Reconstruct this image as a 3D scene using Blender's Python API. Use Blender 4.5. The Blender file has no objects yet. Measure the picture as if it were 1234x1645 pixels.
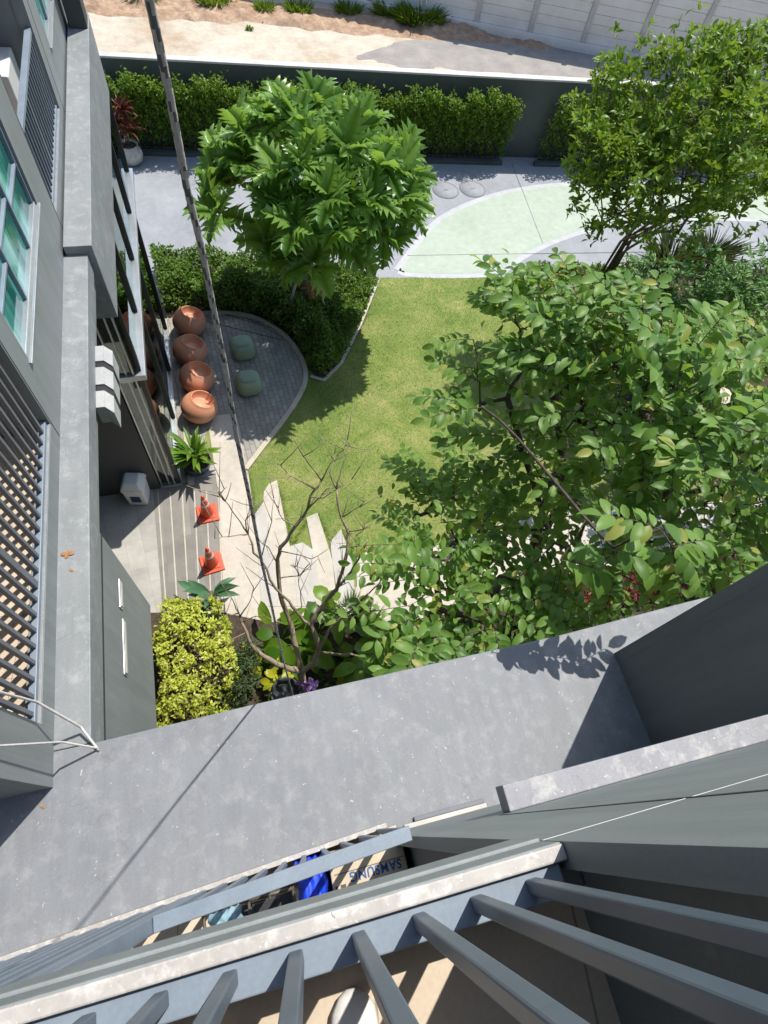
import bpy, math, random
import numpy as np
from mathutils import Vector, Matrix
random.seed(7); RNG = np.random.default_rng(7)
SC = bpy.context.scene
COL = SC.collection
# ------------------------------------------------------------------ camera
H = 10.3                                   # eye height above the garden
RX = np.array([0.96669953, -0.14986313, 0.20744413])    # world X, Y and down seen in camera axes
RY = np.array([-0.22962331, -0.86581217, 0.44456993])
RD = np.array([-0.11298302, 0.47739955, 0.87139228])
FPX = 940.94
cam = bpy.data.objects.new('camera', bpy.data.cameras.new('camera'))
COL.objects.link(cam)
cam.data.sensor_fit = 'VERTICAL'; cam.data.sensor_height = 24.0
cam.data.lens = FPX / 1645 * 24.0
cam.data.clip_start = 0.02; cam.data.clip_end = 500
cam.matrix_world = Matrix((
    (RX[0], -RX[1], -RX[2], 0), (RY[0], -RY[1], -RY[2], 0),
    (-RD[0], RD[1], RD[2], H), (0, 0, 0, 1)))
SC.camera = cam
# ------------------------------------------------------------------ light
SUN_EL, SUN_AZ = math.radians(62), math.radians(47)     # azimuth from +Y towards +X
S = Vector((math.sin(SUN_AZ)*math.cos(SUN_EL), math.cos(SUN_AZ)*math.cos(SUN_EL), math.sin(SUN_EL)))
sun = bpy.data.objects.new('sun', bpy.data.lights.new('sun', 'SUN')); COL.objects.link(sun)
sun.data.energy = 4.2; sun.data.angle = math.radians(0.5); sun.data.color = (1.0, 0.95, 0.87)
sun.rotation_euler = S.to_track_quat('Z', 'Y').to_euler(); sun.location = (20, 20, 40)
W = bpy.data.worlds.new('World'); SC.world = W; W.use_nodes = True
nt = W.node_tree; bg = nt.nodes['Background']
sky = nt.nodes.new('ShaderNodeTexSky'); sky.sky_type = 'NISHITA'; sky.sun_disc = False
sky.sun_elevation = SUN_EL; sky.sun_rotation = SUN_AZ
nt.links.new(sky.outputs[0], bg.inputs[0]); bg.inputs[1].default_value = 0.15
SC.view_settings.view_transform = 'Standard'; SC.view_settings.look = 'None'
SC.view_settings.exposure = 0.36; SC.view_settings.gamma = 1
SC.cycles.max_bounces = 6; SC.cycles.transparent_max_bounces = 8
SC.cycles.diffuse_bounces = 3; SC.cycles.caustics_reflective = False; SC.cycles.caustics_refractive = False

# ------------------------------------------------------------------ helpers
def P(px, py, dz):
    """photo pixel -> world point at the depth dz below the eye"""
    r = np.array([px-617, py-822.5, FPX]); t = dz/np.dot(r, RD)
    return Vector((np.dot(r, RX)*t, np.dot(r, RY)*t, H-dz))
def G(px, py, z=0.0): return P(px, py, H-z)
def Z(dz): return H-dz

class MB:
    def __init__(s): s.v=[]; s.f=[]; s.m=[]; s.sm=[]
    def add(s, vs, fs, m=0, smooth=False):
        o=len(s.v); s.v += [tuple(v) for v in vs]
        for f in fs: s.f.append([i+o for i in f]); s.m.append(m); s.sm.append(smooth)
        return s
    def box(s, a, b, m=0):
        x0,y0,z0=[min(a[i],b[i]) for i in range(3)]; x1,y1,z1=[max(a[i],b[i]) for i in range(3)]
        return s.add([(x0,y0,z0),(x1,y0,z0),(x1,y1,z0),(x0,y1,z0),(x0,y0,z1),(x1,y0,z1),(x1,y1,z1),(x0,y1,z1)],
          [(3,2,1,0),(4,5,6,7),(0,1,5,4),(1,2,6,5),(2,3,7,6),(3,0,4,7)], m)
    def obox(s, c, size, rz=0, m=0, taper=1.0):
        cs,sn=math.cos(rz),math.sin(rz); hx,hy,h=size[0]/2,size[1]/2,size[2]; vs=[]
        for zz,k in ((0,1.0),(h,taper)):
            for sx,sy in ((-1,-1),(1,-1),(1,1),(-1,1)):
                x,y=sx*hx*k,sy*hy*k; vs.append((c[0]+x*cs-y*sn,c[1]+x*sn+y*cs,c[2]+zz))
        return s.add(vs,[(3,2,1,0),(4,5,6,7),(0,1,5,4),(1,2,6,5),(2,3,7,6),(3,0,4,7)],m)
    def prism(s, poly, z0, z1, m=0):
        n=len(poly); a=sum(poly[i][0]*poly[(i+1)%n][1]-poly[(i+1)%n][0]*poly[i][1] for i in range(n))
        if a<0: poly=poly[::-1]
        vs=[(p[0],p[1],z0) for p in poly]+[(p[0],p[1],z1) for p in poly]
        return s.add(vs,[tuple(range(n))[::-1],tuple(range(n,2*n))]+[(i,(i+1)%n,n+(i+1)%n,n+i) for i in range(n)],m)
    def sheet(s, poly, z, m=0):
        n=len(poly); a=sum(poly[i][0]*poly[(i+1)%n][1]-poly[(i+1)%n][0]*poly[i][1] for i in range(n))
        if a<0: poly=poly[::-1]
        return s.add([(p[0],p[1],z) for p in poly],[tuple(range(n))],m)
    def strip(s, pts, w, z0, z1, m=0, closed=False):
        """a kerb of width w and height z0..z1 following the points"""
        n=len(pts)
        for i in range(n if closed else n-1):
            a=Vector((pts[i][0],pts[i][1],0)); b=Vector((pts[(i+1)%n][0],pts[(i+1)%n][1],0)); d=(b-a)
            if d.length<1e-6: continue
            d.normalize(); q=Vector((-d.y,d.x,0))*w/2; e=d*w*0.12
            s.prism([(a-q-e)[:2],(b-q+e)[:2],(b+q+e)[:2],(a+q-e)[:2]],z0,z1+0.0004*(i%3),m)
        return s
    def tube(s, pts, rad, n=6, m=0, cap=True, smooth=True, pat=None):
        pts=[Vector(p) for p in pts]; k=len(pts)
        if not hasattr(rad,'__len__'): rad=[rad]*k
        vs=[]; up=None
        for i,p in enumerate(pts):
            t=(pts[min(i+1,k-1)]-pts[max(i-1,0)]).normalized()
            if up is None: up=t.orthogonal().normalized()
            up=(up-t*up.dot(t)); up=up.normalized() if up.length>1e-6 else t.orthogonal().normalized()
            w=t.cross(up)
            for j in range(n):
                a=2*math.pi*j/n; vs.append(p+(up*math.cos(a)+w*math.sin(a))*rad[i])
        o=len(s.v); s.v += [tuple(v) for v in vs]
        for i in range(k-1):
            for j in range(n):
                s.f.append([o+i*n+j,o+i*n+(j+1)%n,o+(i+1)*n+(j+1)%n,o+(i+1)*n+j])
                s.m.append(pat(i,j) if pat else m); s.sm.append(smooth)
        if cap:
            s.f.append([o+j for j in range(n)][::-1]); s.m.append(m); s.sm.append(False)
            s.f.append([o+(k-1)*n+j for j in range(n)]); s.m.append(m); s.sm.append(False)
        return s
    def lathe(s, prof, c=(0,0,0), n=24, m=0, mat=None, smooth=True):
        """prof: (r,z) pairs; mat: optional Matrix"""
        vs=[]
        for r,z in prof:
            for j in range(n):
                a=2*math.pi*j/n; v=Vector((r*math.cos(a),r*math.sin(a),z))
                if mat is not None: v=mat@v
                vs.append(v+Vector(c))
        fs=[(i*n+j,i*n+(j+1)%n,(i+1)*n+(j+1)%n,(i+1)*n+j) for i in range(len(prof)-1) for j in range(n)]
        return s.add(vs,fs,m,smooth)
    def build(s, name, mats, parent=None, org=(0,0,0), bevel=0):
        me=bpy.data.meshes.new(name)
        me.from_pydata([(v[0]-org[0],v[1]-org[1],v[2]-org[2]) for v in s.v],[],s.f)
        if not isinstance(mats,(list,tuple)): mats=[mats]
        for x in mats: me.materials.append(x)
        me.polygons.foreach_set('material_index',s.m); me.polygons.foreach_set('use_smooth',s.sm)
        me.update(); return link(name,me,parent,org,bevel)
def link(name, me, parent, org, bevel=0):
    o=bpy.data.objects.new(name,me); COL.objects.link(o)
    if parent: o.parent=parent
    else: o.location=org
    if bevel:
        b=o.modifiers.new('bevel','BEVEL'); b.width=bevel; b.segments=2; b.limit_method='ANGLE'; b.angle_limit=0.6
    return o
def tag(o, label, cat, group=None, kind=None):
    o['label']=label; o['category']=cat
    if group: o['group']=group
    if kind: o['kind']=kind
    return o
def thing(name, label, cat, loc=(0,0,0), rz=0, group=None):
    o=bpy.data.objects.new(name,None); COL.objects.link(o); o.empty_display_size=0.2
    o.location=loc; o.rotation_euler=(0,0,rz)
    return tag(o,label,cat,group)
def struct(name, mb, mats):
    o=mb.build(name,mats); o['kind']='structure'; return o
def dup(root, loc, rz=0, label=None, scale=None):
    r=root.copy(); COL.objects.link(r); r.location=loc; r.rotation_euler=(0,0,rz)
    if scale: r.scale=(scale,)*3
    if label: r['label']=label
    for ch in list(root.children):
        c=ch.copy(); COL.objects.link(c); c.parent=r
        for g in list(ch.children):
            d=g.copy(); COL.objects.link(d); d.parent=c
    return r
def smooth_poly(pts, it=2, closed=True):
    pts=[Vector((p[0],p[1])) for p in pts]
    for _ in range(it):
        q=[]; n=len(pts)
        for i in range(n if closed else n-1):
            a,b=pts[i],pts[(i+1)%n]; q+= [a*0.75+b*0.25, a*0.25+b*0.75]
        if not closed: q=[pts[0]]+q+[pts[-1]]
        pts=q
    return pts

# ------------------------------------------------------------------ materials
def new_mat(name):
    m=bpy.data.materials.new(name); m.use_nodes=True
    return m, m.node_tree.nodes, m.node_tree.links, m.node_tree.nodes['Principled BSDF']
def noise(N, L, co, scale, detail=5, rough=0.6):
    t=N.new('ShaderNodeTexNoise'); t.inputs['Scale'].default_value=scale; t.inputs['Detail'].default_value=detail
    t.inputs['Roughness'].default_value=rough; L.new(co,t.inputs['Vector']); return t.outputs['Fac']
def ramp(N, L, fac, stops):
    r=N.new('ShaderNodeValToRGB'); e=r.color_ramp.elements
    while len(e)<len(stops): e.new(0.5)
    for i,(p,c) in enumerate(stops):
        e[i].position=p; e[i].color=(c[0],c[1],c[2],1) if hasattr(c,'__len__') else (c,c,c,1)
    L.new(fac,r.inputs[0]); return r.outputs[0]
def mix(N, L, fac, a, b, mode='MIX'):
    m=N.new('ShaderNodeMix'); m.data_type='RGBA'; m.blend_type=mode
    if hasattr(fac,'default_value'): L.new(fac,m.inputs[0])
    else: m.inputs[0].default_value=fac
    for i,x in ((6,a),(7,b)):
        if hasattr(x,'default_value'): L.new(x,m.inputs[i])
        else: m.inputs[i].default_value=(x[0],x[1],x[2],1)
    return m.outputs[2]
def bump(N, L, h, strength, dist, bs):
    b=N.new('ShaderNodeBump'); b.inputs['Strength'].default_value=strength; b.inputs['Distance'].default_value=dist
    L.new(h,b.inputs['Height']); L.new(b.outputs[0],bs.inputs['Normal'])
def coords(N): return N.new('ShaderNodeTexCoord').outputs['Object']
def surf(name, c1, c2, scale=3, rough=0.7, bmp=0.15, bscale=60, bdist=0.002, fine=0.0, metal=0):
    m,N,L,b=new_mat(name); co=coords(N)
    col=ramp(N,L,noise(N,L,co,scale),[(0.32,c1),(0.68,c2)])
    if fine: col=mix(N,L,fine,col,ramp(N,L,noise(N,L,co,bscale*0.7,2),[(0.3,(0.35,0.35,0.35)),(0.7,(0.65,0.65,0.65))]),'OVERLAY')
    L.new(col,b.inputs['Base Color']); b.inputs['Roughness'].default_value=rough; b.inputs['Metallic'].default_value=metal
    if bmp: bump(N,L,noise(N,L,co,bscale,3),bmp,bdist,b)
    return m
def paint_weathered(name, base, dirt, spec, sp_scale=9.0, sp_thr=0.10, stain=0.5, chalk=None, chalk_scale=2.2):
    """grey painted concrete with chalky stains, fine grain, white splashes and dark grit"""
    m,N,L,b=new_mat(name); co=coords(N)
    col=ramp(N,L,noise(N,L,co,1.3,6,0.65),[(0.3,base),(0.72,dirt)])
    if chalk: 
        k=ramp(N,L,noise(N,L,co,chalk_scale,8,0.7),[(0.50,0.0),(0.66,stain)]); col=mix(N,L,k,col,chalk)
    g=ramp(N,L,noise(N,L,co,70,3),[(0.3,(0.42,0.42,0.42)),(0.7,(0.58,0.58,0.58))]); col=mix(N,L,0.38,col,g,'OVERLAY')
    ms=N.new('ShaderNodeMapping'); ms.inputs['Rotation'].default_value=(0,0,0.7); ms.inputs['Scale'].default_value=(9,1.2,3); L.new(co,ms.inputs[0])
    col=mix(N,L,0.5,col,ramp(N,L,noise(N,L,ms.outputs[0],1.0,6,0.7),[(0.3,(0.40,0.40,0.40)),(0.72,(0.60,0.60,0.60))]),'OVERLAY')
    wv=N.new('ShaderNodeVectorMath'); wv.operation='MULTIPLY_ADD'; nw=N.new('ShaderNodeTexNoise'); nw.inputs['Scale'].default_value=2.5; nw.inputs['Detail'].default_value=6; L.new(co,nw.inputs['Vector'])
    L.new(nw.outputs['Color'],wv.inputs[0]); wv.inputs[1].default_value=(.5,.5,.5); L.new(co,wv.inputs[2])
    cr=N.new('ShaderNodeTexVoronoi'); cr.feature='DISTANCE_TO_EDGE'; cr.inputs['Scale'].default_value=0.9; L.new(wv.outputs[0],cr.inputs['Vector'])
    ck=ramp(N,L,cr.outputs['Distance'],[(0.001,0.22),(0.004,0.0)]); cm=ramp(N,L,noise(N,L,co,1.1,3),[(0.48,0.0),(0.56,1.0)])
    cx=N.new('ShaderNodeMath'); cx.operation='MULTIPLY'; L.new(ck,cx.inputs[0]); L.new(cm,cx.inputs[1]); col=mix(N,L,cx.outputs[0],col,(0.07,0.07,0.07))
    col=mix(N,L,ramp(N,L,noise(N,L,wv.outputs[0],0.7,8,0.75),[(0.56,0.0),(0.70,0.5)]),col,(0.125,0.13,0.135))
    w=N.new('ShaderNodeVectorMath'); w.operation='MULTIPLY_ADD'
    nn=N.new('ShaderNodeTexNoise'); nn.inputs['Scale'].default_value=14; L.new(co,nn.inputs['Vector'])
    L.new(nn.outputs['Color'],w.inputs[0]); w.inputs[1].default_value=(0.16,0.16,0.16); L.new(co,w.inputs[2])
    for sc,thr,c in ((sp_scale,sp_thr,spec),(sp_scale*2.6,sp_thr*0.95,spec),(sp_scale*1.7,sp_thr*0.55,(0.06,0.055,0.05))):
        v=N.new('ShaderNodeTexVoronoi'); v.inputs['Scale'].default_value=sc; L.new(w.outputs[0],v.inputs['Vector'])
        r1=ramp(N,L,v.outputs['Distance'],[(thr*0.6,1.0),(thr,0.0)])
        sep=N.new('ShaderNodeSeparateColor'); L.new(v.outputs['Color'],sep.inputs[0])
        r2=ramp(N,L,sep.outputs[0],[(0.60,0.0),(0.63,0.75)])
        mm=N.new('ShaderNodeMath'); mm.operation='MULTIPLY'; L.new(r1,mm.inputs[0]); L.new(r2,mm.inputs[1])
        col=mix(N,L,mm.outputs[0],col,c)
    L.new(col,b.inputs['Base Color']); b.inputs['Roughness'].default_value=0.62
    bump(N,L,noise(N,L,co,45,4),0.10,0.002,b)
    return m
def wallpaint(name,c1,c2):
    m,N,L,b=new_mat(name); co=coords(N)
    col=ramp(N,L,noise(N,L,co,0.9,6,0.65),[(0.3,c1),(0.7,c2)])
    mp=N.new('ShaderNodeMapping'); mp.inputs['Scale'].default_value=(7,7,0.5); L.new(co,mp.inputs[0])
    col=mix(N,L,0.65,col,ramp(N,L,noise(N,L,mp.outputs[0],1.0,6,0.7),[(0.28,(0.37,0.37,0.36)),(0.72,(0.62,0.62,0.62))]),'OVERLAY')
    col=mix(N,L,0.35,col,ramp(N,L,noise(N,L,co,130,3),[(0.3,(0.40,0.40,0.40)),(0.7,(0.60,0.60,0.60))]),'OVERLAY')
    k=ramp(N,L,noise(N,L,co,6,7,0.75),[(0.66,0.0),(0.74,0.35)]); col=mix(N,L,k,col,(0.36,0.37,0.365))
    L.new(col,b.inputs['Base Color']); b.inputs['Roughness'].default_value=0.6
    bump(N,L,noise(N,L,co,160,3),0.18,0.0015,b); return m
def teal_pane(name):
    m,N,L,b=new_mat(name); co=coords(N); mp=N.new('ShaderNodeMapping'); mp.inputs['Scale'].default_value=(1,3.2,.5); L.new(co,mp.inputs[0])
    L.new(ramp(N,L,noise(N,L,mp.outputs[0],1.3,3,.5),[(0.36,(0.02,0.12,0.11)),(0.50,(0.10,0.36,0.32)),(0.60,(0.30,0.62,0.56)),(0.68,(0.14,0.42,0.37))]),b.inputs['Base Color'])
    b.inputs['Roughness'].default_value=0.06; b.inputs['Specular IOR Level'].default_value=0.7; return m
def leaf_mat(name, c1, c2, c3=None, trans=0.3, rough=0.42, tcol=None, spec=0.30):
    m,N,L,b=new_mat(name); g=N.new('ShaderNodeNewGeometry')
    st=[(0.0,c1),(0.75,c2)]+([(0.94,c2),(0.97,c3)] if c3 else [])
    col=ramp(N,L,g.outputs['Random Per Island'],st)
    L.new(col,b.inputs['Base Color']); b.inputs['Roughness'].default_value=rough; b.inputs['Specular IOR Level'].default_value=spec
    t=N.new('ShaderNodeBsdfTranslucent'); tm=mix(N,L,0.6,col,tcol or (c2[0]*1.8+0.02,c2[1]*1.7,c2[2]*0.8)); L.new(tm,t.inputs[0])
    x=N.new('ShaderNodeMixShader'); x.inputs[0].default_value=trans
    L.new(b.outputs[0],x.inputs[1]); L.new(t.outputs[0],x.inputs[2])
    L.new(x.outputs[0],N['Material Output'].inputs[0]); return m
def glass_mat(name, tint, refl=0.12, rough=0.02):
    m,N,L,b=new_mat(name); b.inputs['Base Color'].default_value=(0.02,0.04,0.04,1); 
    tr=N.new('ShaderNodeBsdfTransparent'); tr.inputs[0].default_value=(*tint,1)
    gl=N.new('ShaderNodeBsdfGlossy'); gl.inputs['Roughness'].default_value=rough; gl.inputs[0].default_value=(0.9,1,0.97,1)
    f=N.new('ShaderNodeFresnel'); f.inputs[0].default_value=1.5
    a=N.new('ShaderNodeMath'); a.operation='ADD'; a.inputs[1].default_value=refl; L.new(f.outputs[0],a.inputs[0])
    x=N.new('ShaderNodeMixShader'); L.new(a.outputs[0],x.inputs[0]); L.new(tr.outputs[0],x.inputs[1]); L.new(gl.outputs[0],x.inputs[2])
    L.new(x.outputs[0],N['Material Output'].inputs[0]); return m
def brick_mat(name, c1, c2, mortar, sx, bw, bh, msize, offs=0.5, rough=0.75, rot=0.0, stain=0.35, fine=0.5):
    m,N,L,b=new_mat(name); co=coords(N)
    mp=N.new('ShaderNodeMapping'); mp.inputs['Rotation'].default_value=(0,0,rot); L.new(co,mp.inputs[0])
    t=N.new('ShaderNodeTexBrick'); t.offset=offs; t.inputs['Scale'].default_value=sx
    t.inputs['Brick Width'].default_value=bw; t.inputs['Row Height'].default_value=bh; t.inputs['Mortar Size'].default_value=msize
    t.inputs['Color1'].default_value=(*c1,1); t.inputs['Color2'].default_value=(*c2,1); t.inputs['Mortar'].default_value=(*mortar,1)
    L.new(mp.outputs[0],t.inputs['Vector'])
    col=mix(N,L,stain,t.outputs['Color'],ramp(N,L,noise(N,L,co,1.6,7,0.7),[(0.3,(0.3,0.3,0.3)),(0.7,(0.72,0.70,0.66))]),'OVERLAY')
    col=mix(N,L,fine,col,ramp(N,L,noise(N,L,co,90,3),[(0.3,(0.38,0.38,0.38)),(0.7,(0.62,0.62,0.62))]),'OVERLAY')
    L.new(col,b.inputs['Base Color']); b.inputs['Roughness'].default_value=rough
    bump(N,L,t.outputs['Fac'],-0.3,0.004,b); return m

M={}
M['canopy']=paint_weathered('canopy paint',(0.18,0.192,0.21),(0.228,0.24,0.256),(0.55,0.55,0.53),17.0,0.13,0.42,(0.35,0.35,0.355),8.0)
M['ledge']=paint_weathered('ledge paint',(0.20,0.22,0.228),(0.265,0.28,0.288),(0.55,0.55,0.52),19.0,0.11,0.5,(0.40,0.41,0.40),8.0)
M['speckle']=paint_weathered('chalky paint',(0.235,0.24,0.262),(0.31,0.31,0.33),(0.66,0.65,0.6),22.0,0.16,0.7,(0.52,0.51,0.48),9.0)
M['kerbwhite']=paint_weathered('bare concrete kerb',(0.34,0.32,0.29),(0.50,0.48,0.45),(0.72,0.71,0.68),36.0,0.22,0.9,(0.62,0.60,0.57),24.0)
M['finlight']=surf('light grey fin paint',(0.36,0.37,0.37),(0.44,0.45,0.44),5,0.6,0.1,60,0.001,0.2)
M['wall']=wallpaint('grey paint in shade',(0.125,0.138,0.140),(0.155,0.168,0.170))  # darker copy of the wall paint, shade of fin and party walls included
M['wall_lit']=wallpaint('grey green paint in sun',(0.20,0.222,0.222),(0.24,0.262,0.262))  # lighter copy of the same paint for the sunlit faces
M['wall_dark']=surf('charcoal and wall in shade',(0.05,0.056,0.058),(0.065,0.07,0.072),1.2,0.6,0.1,80,0.001,0.2)  # charcoal for pot and board; on pier and recess wall it paints their shade
M['groove']=surf('dark groove',(0.03,0.03,0.033),(0.04,0.04,0.043),4,0.8,0)
M['pale_line']=surf('pale drip line',(0.50,0.50,0.47),(0.62,0.62,0.58),9,0.6,0.1)
M['rail']=surf('blue grey metal paint',(0.19,0.235,0.29),(0.235,0.285,0.34),6,0.42,0.1,140,0.0008,0.2)
M['bar']=surf('slate metal paint',(0.092,0.120,0.152),(0.12,0.150,0.185),6,0.42,0.08,140,0.0006,0.15)
M['barfar']=surf('slate bar paint',(0.12,0.13,0.155),(0.15,0.16,0.185),6,0.42,0)
M['silver']=surf('aluminium',(0.5,0.54,0.56),(0.6,0.63,0.65),6,0.32,0.05,80,0.0006,0,0.7)
M['mullion']=surf('black anodised frame',(0.018,0.02,0.024),(0.03,0.032,0.036),5,0.35,0)
M['tile']=brick_mat('beige floor tile',(0.55,0.46,0.35),(0.60,0.50,0.39),(0.30,0.25,0.2),1,0.45,0.45,0.003,0.0,0.5,0.12,0.25,0.3)
M['glass']=glass_mat('green glass',(0.42,0.66,0.60),0.10)
M['glass_clear']=glass_mat('shopfront glass',(0.60,0.72,0.70),0.10)
M['tealglass']=teal_pane('teal window glass')
M['curtain']=surf('white curtain',(0.60,0.66,0.64),(0.72,0.78,0.76),5,0.8,0.1)
M['teal']=surf('teal window film',(0.10,0.34,0.31),(0.30,0.60,0.54),1.5,0.3,0)
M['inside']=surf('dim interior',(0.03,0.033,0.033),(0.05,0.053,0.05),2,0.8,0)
M['white']=surf('white plastic',(0.72,0.73,0.72),(0.80,0.80,0.79),5,0.4,0.05,80,0.0006)
M['cream']=surf('cream ceramic',(0.36,0.35,0.31),(0.52,0.50,0.45),9,0.45,0.1)
M['black']=surf('black plastic',(0.015,0.016,0.018),(0.025,0.025,0.028),5,0.45,0)
M['navy']=surf('navy label',(0.02,0.035,0.14),(0.03,0.05,0.18),20,0.5,0)
M['bluepot']=surf('dark blue glaze',(0.015,0.025,0.05),(0.03,0.045,0.08),8,0.22,0.05)
M['soil']=surf('potting soil',(0.035,0.025,0.018),(0.09,0.065,0.045),14,0.95,0.6,60,0.01,0.5)
M['terra']=surf('terracotta glaze',(0.60,0.26,0.145),(0.68,0.32,0.19),2.2,0.42,0.12,70,0.001,0.25)
M['sage']=surf('sage green paint',(0.26,0.33,0.22),(0.30,0.37,0.25),2.5,0.62,0.1,80,0.001,0.2)
M['orange']=surf('red orange pvc',(0.62,0.075,0.03),(0.72,0.11,0.045),6,0.5,0.1,80,0.001,0.25)
M['band']=surf('pale reflective band',(0.6,0.5,0.46),(0.75,0.66,0.62),12,0.4,0)
M['bark']=surf('dark bark',(0.05,0.038,0.028),(0.11,0.085,0.065),12,0.9,0.7,45,0.01,0.4)
M['barkpale']=surf('grey brown bark',(0.24,0.185,0.125),(0.40,0.32,0.235),10,0.85,0.6,40,0.008,0.4)
M['barkmid']=surf('brown bark',(0.09,0.065,0.045),(0.17,0.13,0.095),10,0.85,0.6,40,0.008,0.4)
M['stake']=surf('white tipped wood',(0.4,0.36,0.3),(0.55,0.5,0.44),6,0.8,0.2)
M['ropeL']=surf('grey rope fibre',(0.33,0.31,0.28),(0.46,0.44,0.40),60,0.9,0.5,250,0.002)
M['ropeD']=surf('black rope fibre',(0.075,0.075,0.075),(0.13,0.128,0.12),60,0.9,0.5,250,0.002)
M['ropeW']=surf('white cord',(0.55,0.53,0.5),(0.68,0.66,0.63),60,0.9,0.5,250,0.002)
M['card']=surf('beige cardboard',(0.52,0.43,0.31),(0.62,0.53,0.40),6,0.8,0.1)
M['inkblue']=surf('blue print',(0.03,0.10,0.30),(0.04,0.13,0.36),20,0.7,0)
M['bluebag']=surf('blue woven plastic',(0.006,0.045,0.62),(0.012,0.075,0.78),20,0.5,0.3,200,0.002)
M['cyan']=surf('pale blue cloth',(0.20,0.36,0.44),(0.38,0.54,0.62),14,0.8,0.3,60,0.004)
M['purple']=surf('mauve petal',(0.36,0.17,0.48),(0.55,0.33,0.66),20,0.6,0)
M['brass']=surf('worn dark metal',(0.06,0.05,0.035),(0.13,0.11,0.08),14,0.5,0.1)
M['sneaker']=surf('white canvas shoe',(0.66,0.63,0.60),(0.78,0.76,0.73),16,0.8,0.4,120,0.001,0.2)
M['skin']=surf('skin',(0.42,0.25,0.17),(0.50,0.31,0.22),6,0.5,0.05)
M['shirt']=surf('navy cotton',(0.03,0.04,0.07),(0.05,0.06,0.10),12,0.9,0.2)
M['trouser']=surf('grey cotton',(0.10,0.10,0.11),(0.14,0.14,0.15),12,0.9,0.2)
M['hair']=surf('black hair',(0.012,0.010,0.009),(0.025,0.02,0.018),30,0.5,0.3)
# ground surfaces
def dirt_mat():
    m,N,L,b=new_mat('sandy lot'); co=coords(N)
    c=ramp(N,L,noise(N,L,co,0.35,8,0.65),[(0.30,(0.40,0.30,0.20)),(0.46,(0.51,0.445,0.35)),(0.60,(0.56,0.505,0.41)),(0.76,(0.38,0.35,0.31))])
    c=mix(N,L,0.6,c,ramp(N,L,noise(N,L,co,2.2,8,0.75),[(0.25,(0.30,0.30,0.30)),(0.7,(0.68,0.68,0.68))]),'OVERLAY')
    c=mix(N,L,0.6,c,ramp(N,L,noise(N,L,co,25,4,0.7),[(0.3,(0.38,0.38,0.38)),(0.7,(0.62,0.62,0.62))]),'OVERLAY')
    L.new(c,b.inputs['Base Color']); b.inputs['Roughness'].default_value=0.95
    bump(N,L,noise(N,L,co,6,8,0.7),0.6,0.05,b); return m
M['dirt']=dirt_mat()
M['asphalt']=surf('worn asphalt',(0.25,0.235,0.22),(0.36,0.33,0.30),1.5,0.9,0.4,40,0.008,0.7)
M['reddirt']=surf('red clay soil',(0.31,0.185,0.115),(0.47,0.345,0.235),3,0.95,0.8,12,0.03,0.6)
def stained(name,c1,c2,c3,s1=0.6):
    m,N,L,b=new_mat(name); co=coords(N)
    c=ramp(N,L,noise(N,L,co,s1,8,0.7),[(0.28,c1),(0.5,c2),(0.72,c3)])
    c=mix(N,L,0.35,c,ramp(N,L,noise(N,L,co,5,6,0.7),[(0.3,(0.36,0.36,0.36)),(0.7,(0.64,0.64,0.64))]),'OVERLAY')
    c=mix(N,L,0.4,c,ramp(N,L,noise(N,L,co,80,3),[(0.3,(0.40,0.40,0.40)),(0.7,(0.60,0.60,0.60))]),'OVERLAY')
    L.new(c,b.inputs['Base Color']); b.inputs['Roughness'].default_value=0.8
    bump(N,L,noise(N,L,co,60,4),0.15,0.003,b); return m
M['drive']=stained('grey driveway paint',(0.235,0.25,0.27),(0.29,0.305,0.325),(0.35,0.36,0.375))
M['green']=stained('pale green court paint',(0.335,0.405,0.31),(0.385,0.45,0.36),(0.44,0.49,0.41))
M['border']=stained('pale concrete border',(0.40,0.415,0.42),(0.45,0.465,0.47),(0.50,0.51,0.515))
M['joint']=surf('saw cut joint',(0.16,0.17,0.18),(0.24,0.25,0.26),4,0.9,0)
M['palepath']=stained('pale washed aggregate',(0.43,0.395,0.335),(0.51,0.465,0.395),(0.57,0.525,0.45),1.2)
M['plankgrey']=stained('grey aggregate',(0.40,0.385,0.355),(0.46,0.44,0.41),(0.52,0.50,0.46),1.2)
M['entry']=brick_mat('pale grey paving',(0.36,0.35,0.33),(0.42,0.41,0.385),(0.30,0.29,0.27),1,0.6,0.3,0.004,0.5,0.7,1.45,0.5,0.5)
M['darkpave']=brick_mat('dark grey paving',(0.20,0.19,0.175),(0.26,0.245,0.225),(0.18,0.17,0.155),1,0.9,0.16,0.003,0.4,0.75,1.57,0.5,0.5)
M['linepale']=surf('pale joint stone',(0.46,0.42,0.35),(0.56,0.52,0.44),8,0.8,0.1)
M['brick']=brick_mat('grey brick paving',(0.27,0.26,0.235),(0.36,0.34,0.305),(0.17,0.165,0.145),1,0.22,0.11,0.007,0.5,0.8,1.5,0.5,0.5)
M['edge']=stained('sand coloured kerb',(0.42,0.37,0.28),(0.50,0.45,0.35),(0.56,0.51,0.41),3)
M['wallfar']=surf('dark green grey wall',(0.055,0.065,0.058),(0.075,0.088,0.08),1,0.7,0.1,60,0.001,0.2)
M['coping']=surf('pale coping',(0.46,0.445,0.41),(0.58,0.565,0.52),3,0.8,0.1)
M['panel']=surf('cast fence panel',(0.70,0.67,0.62),(0.80,0.77,0.72),1.6,0.85,0.2,40,0.003,0.4)
M['postc']=surf('cast fence post',(0.46,0.44,0.42),(0.56,0.54,0.51),2,0.85,0.2,40,0.003,0.4)
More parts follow.
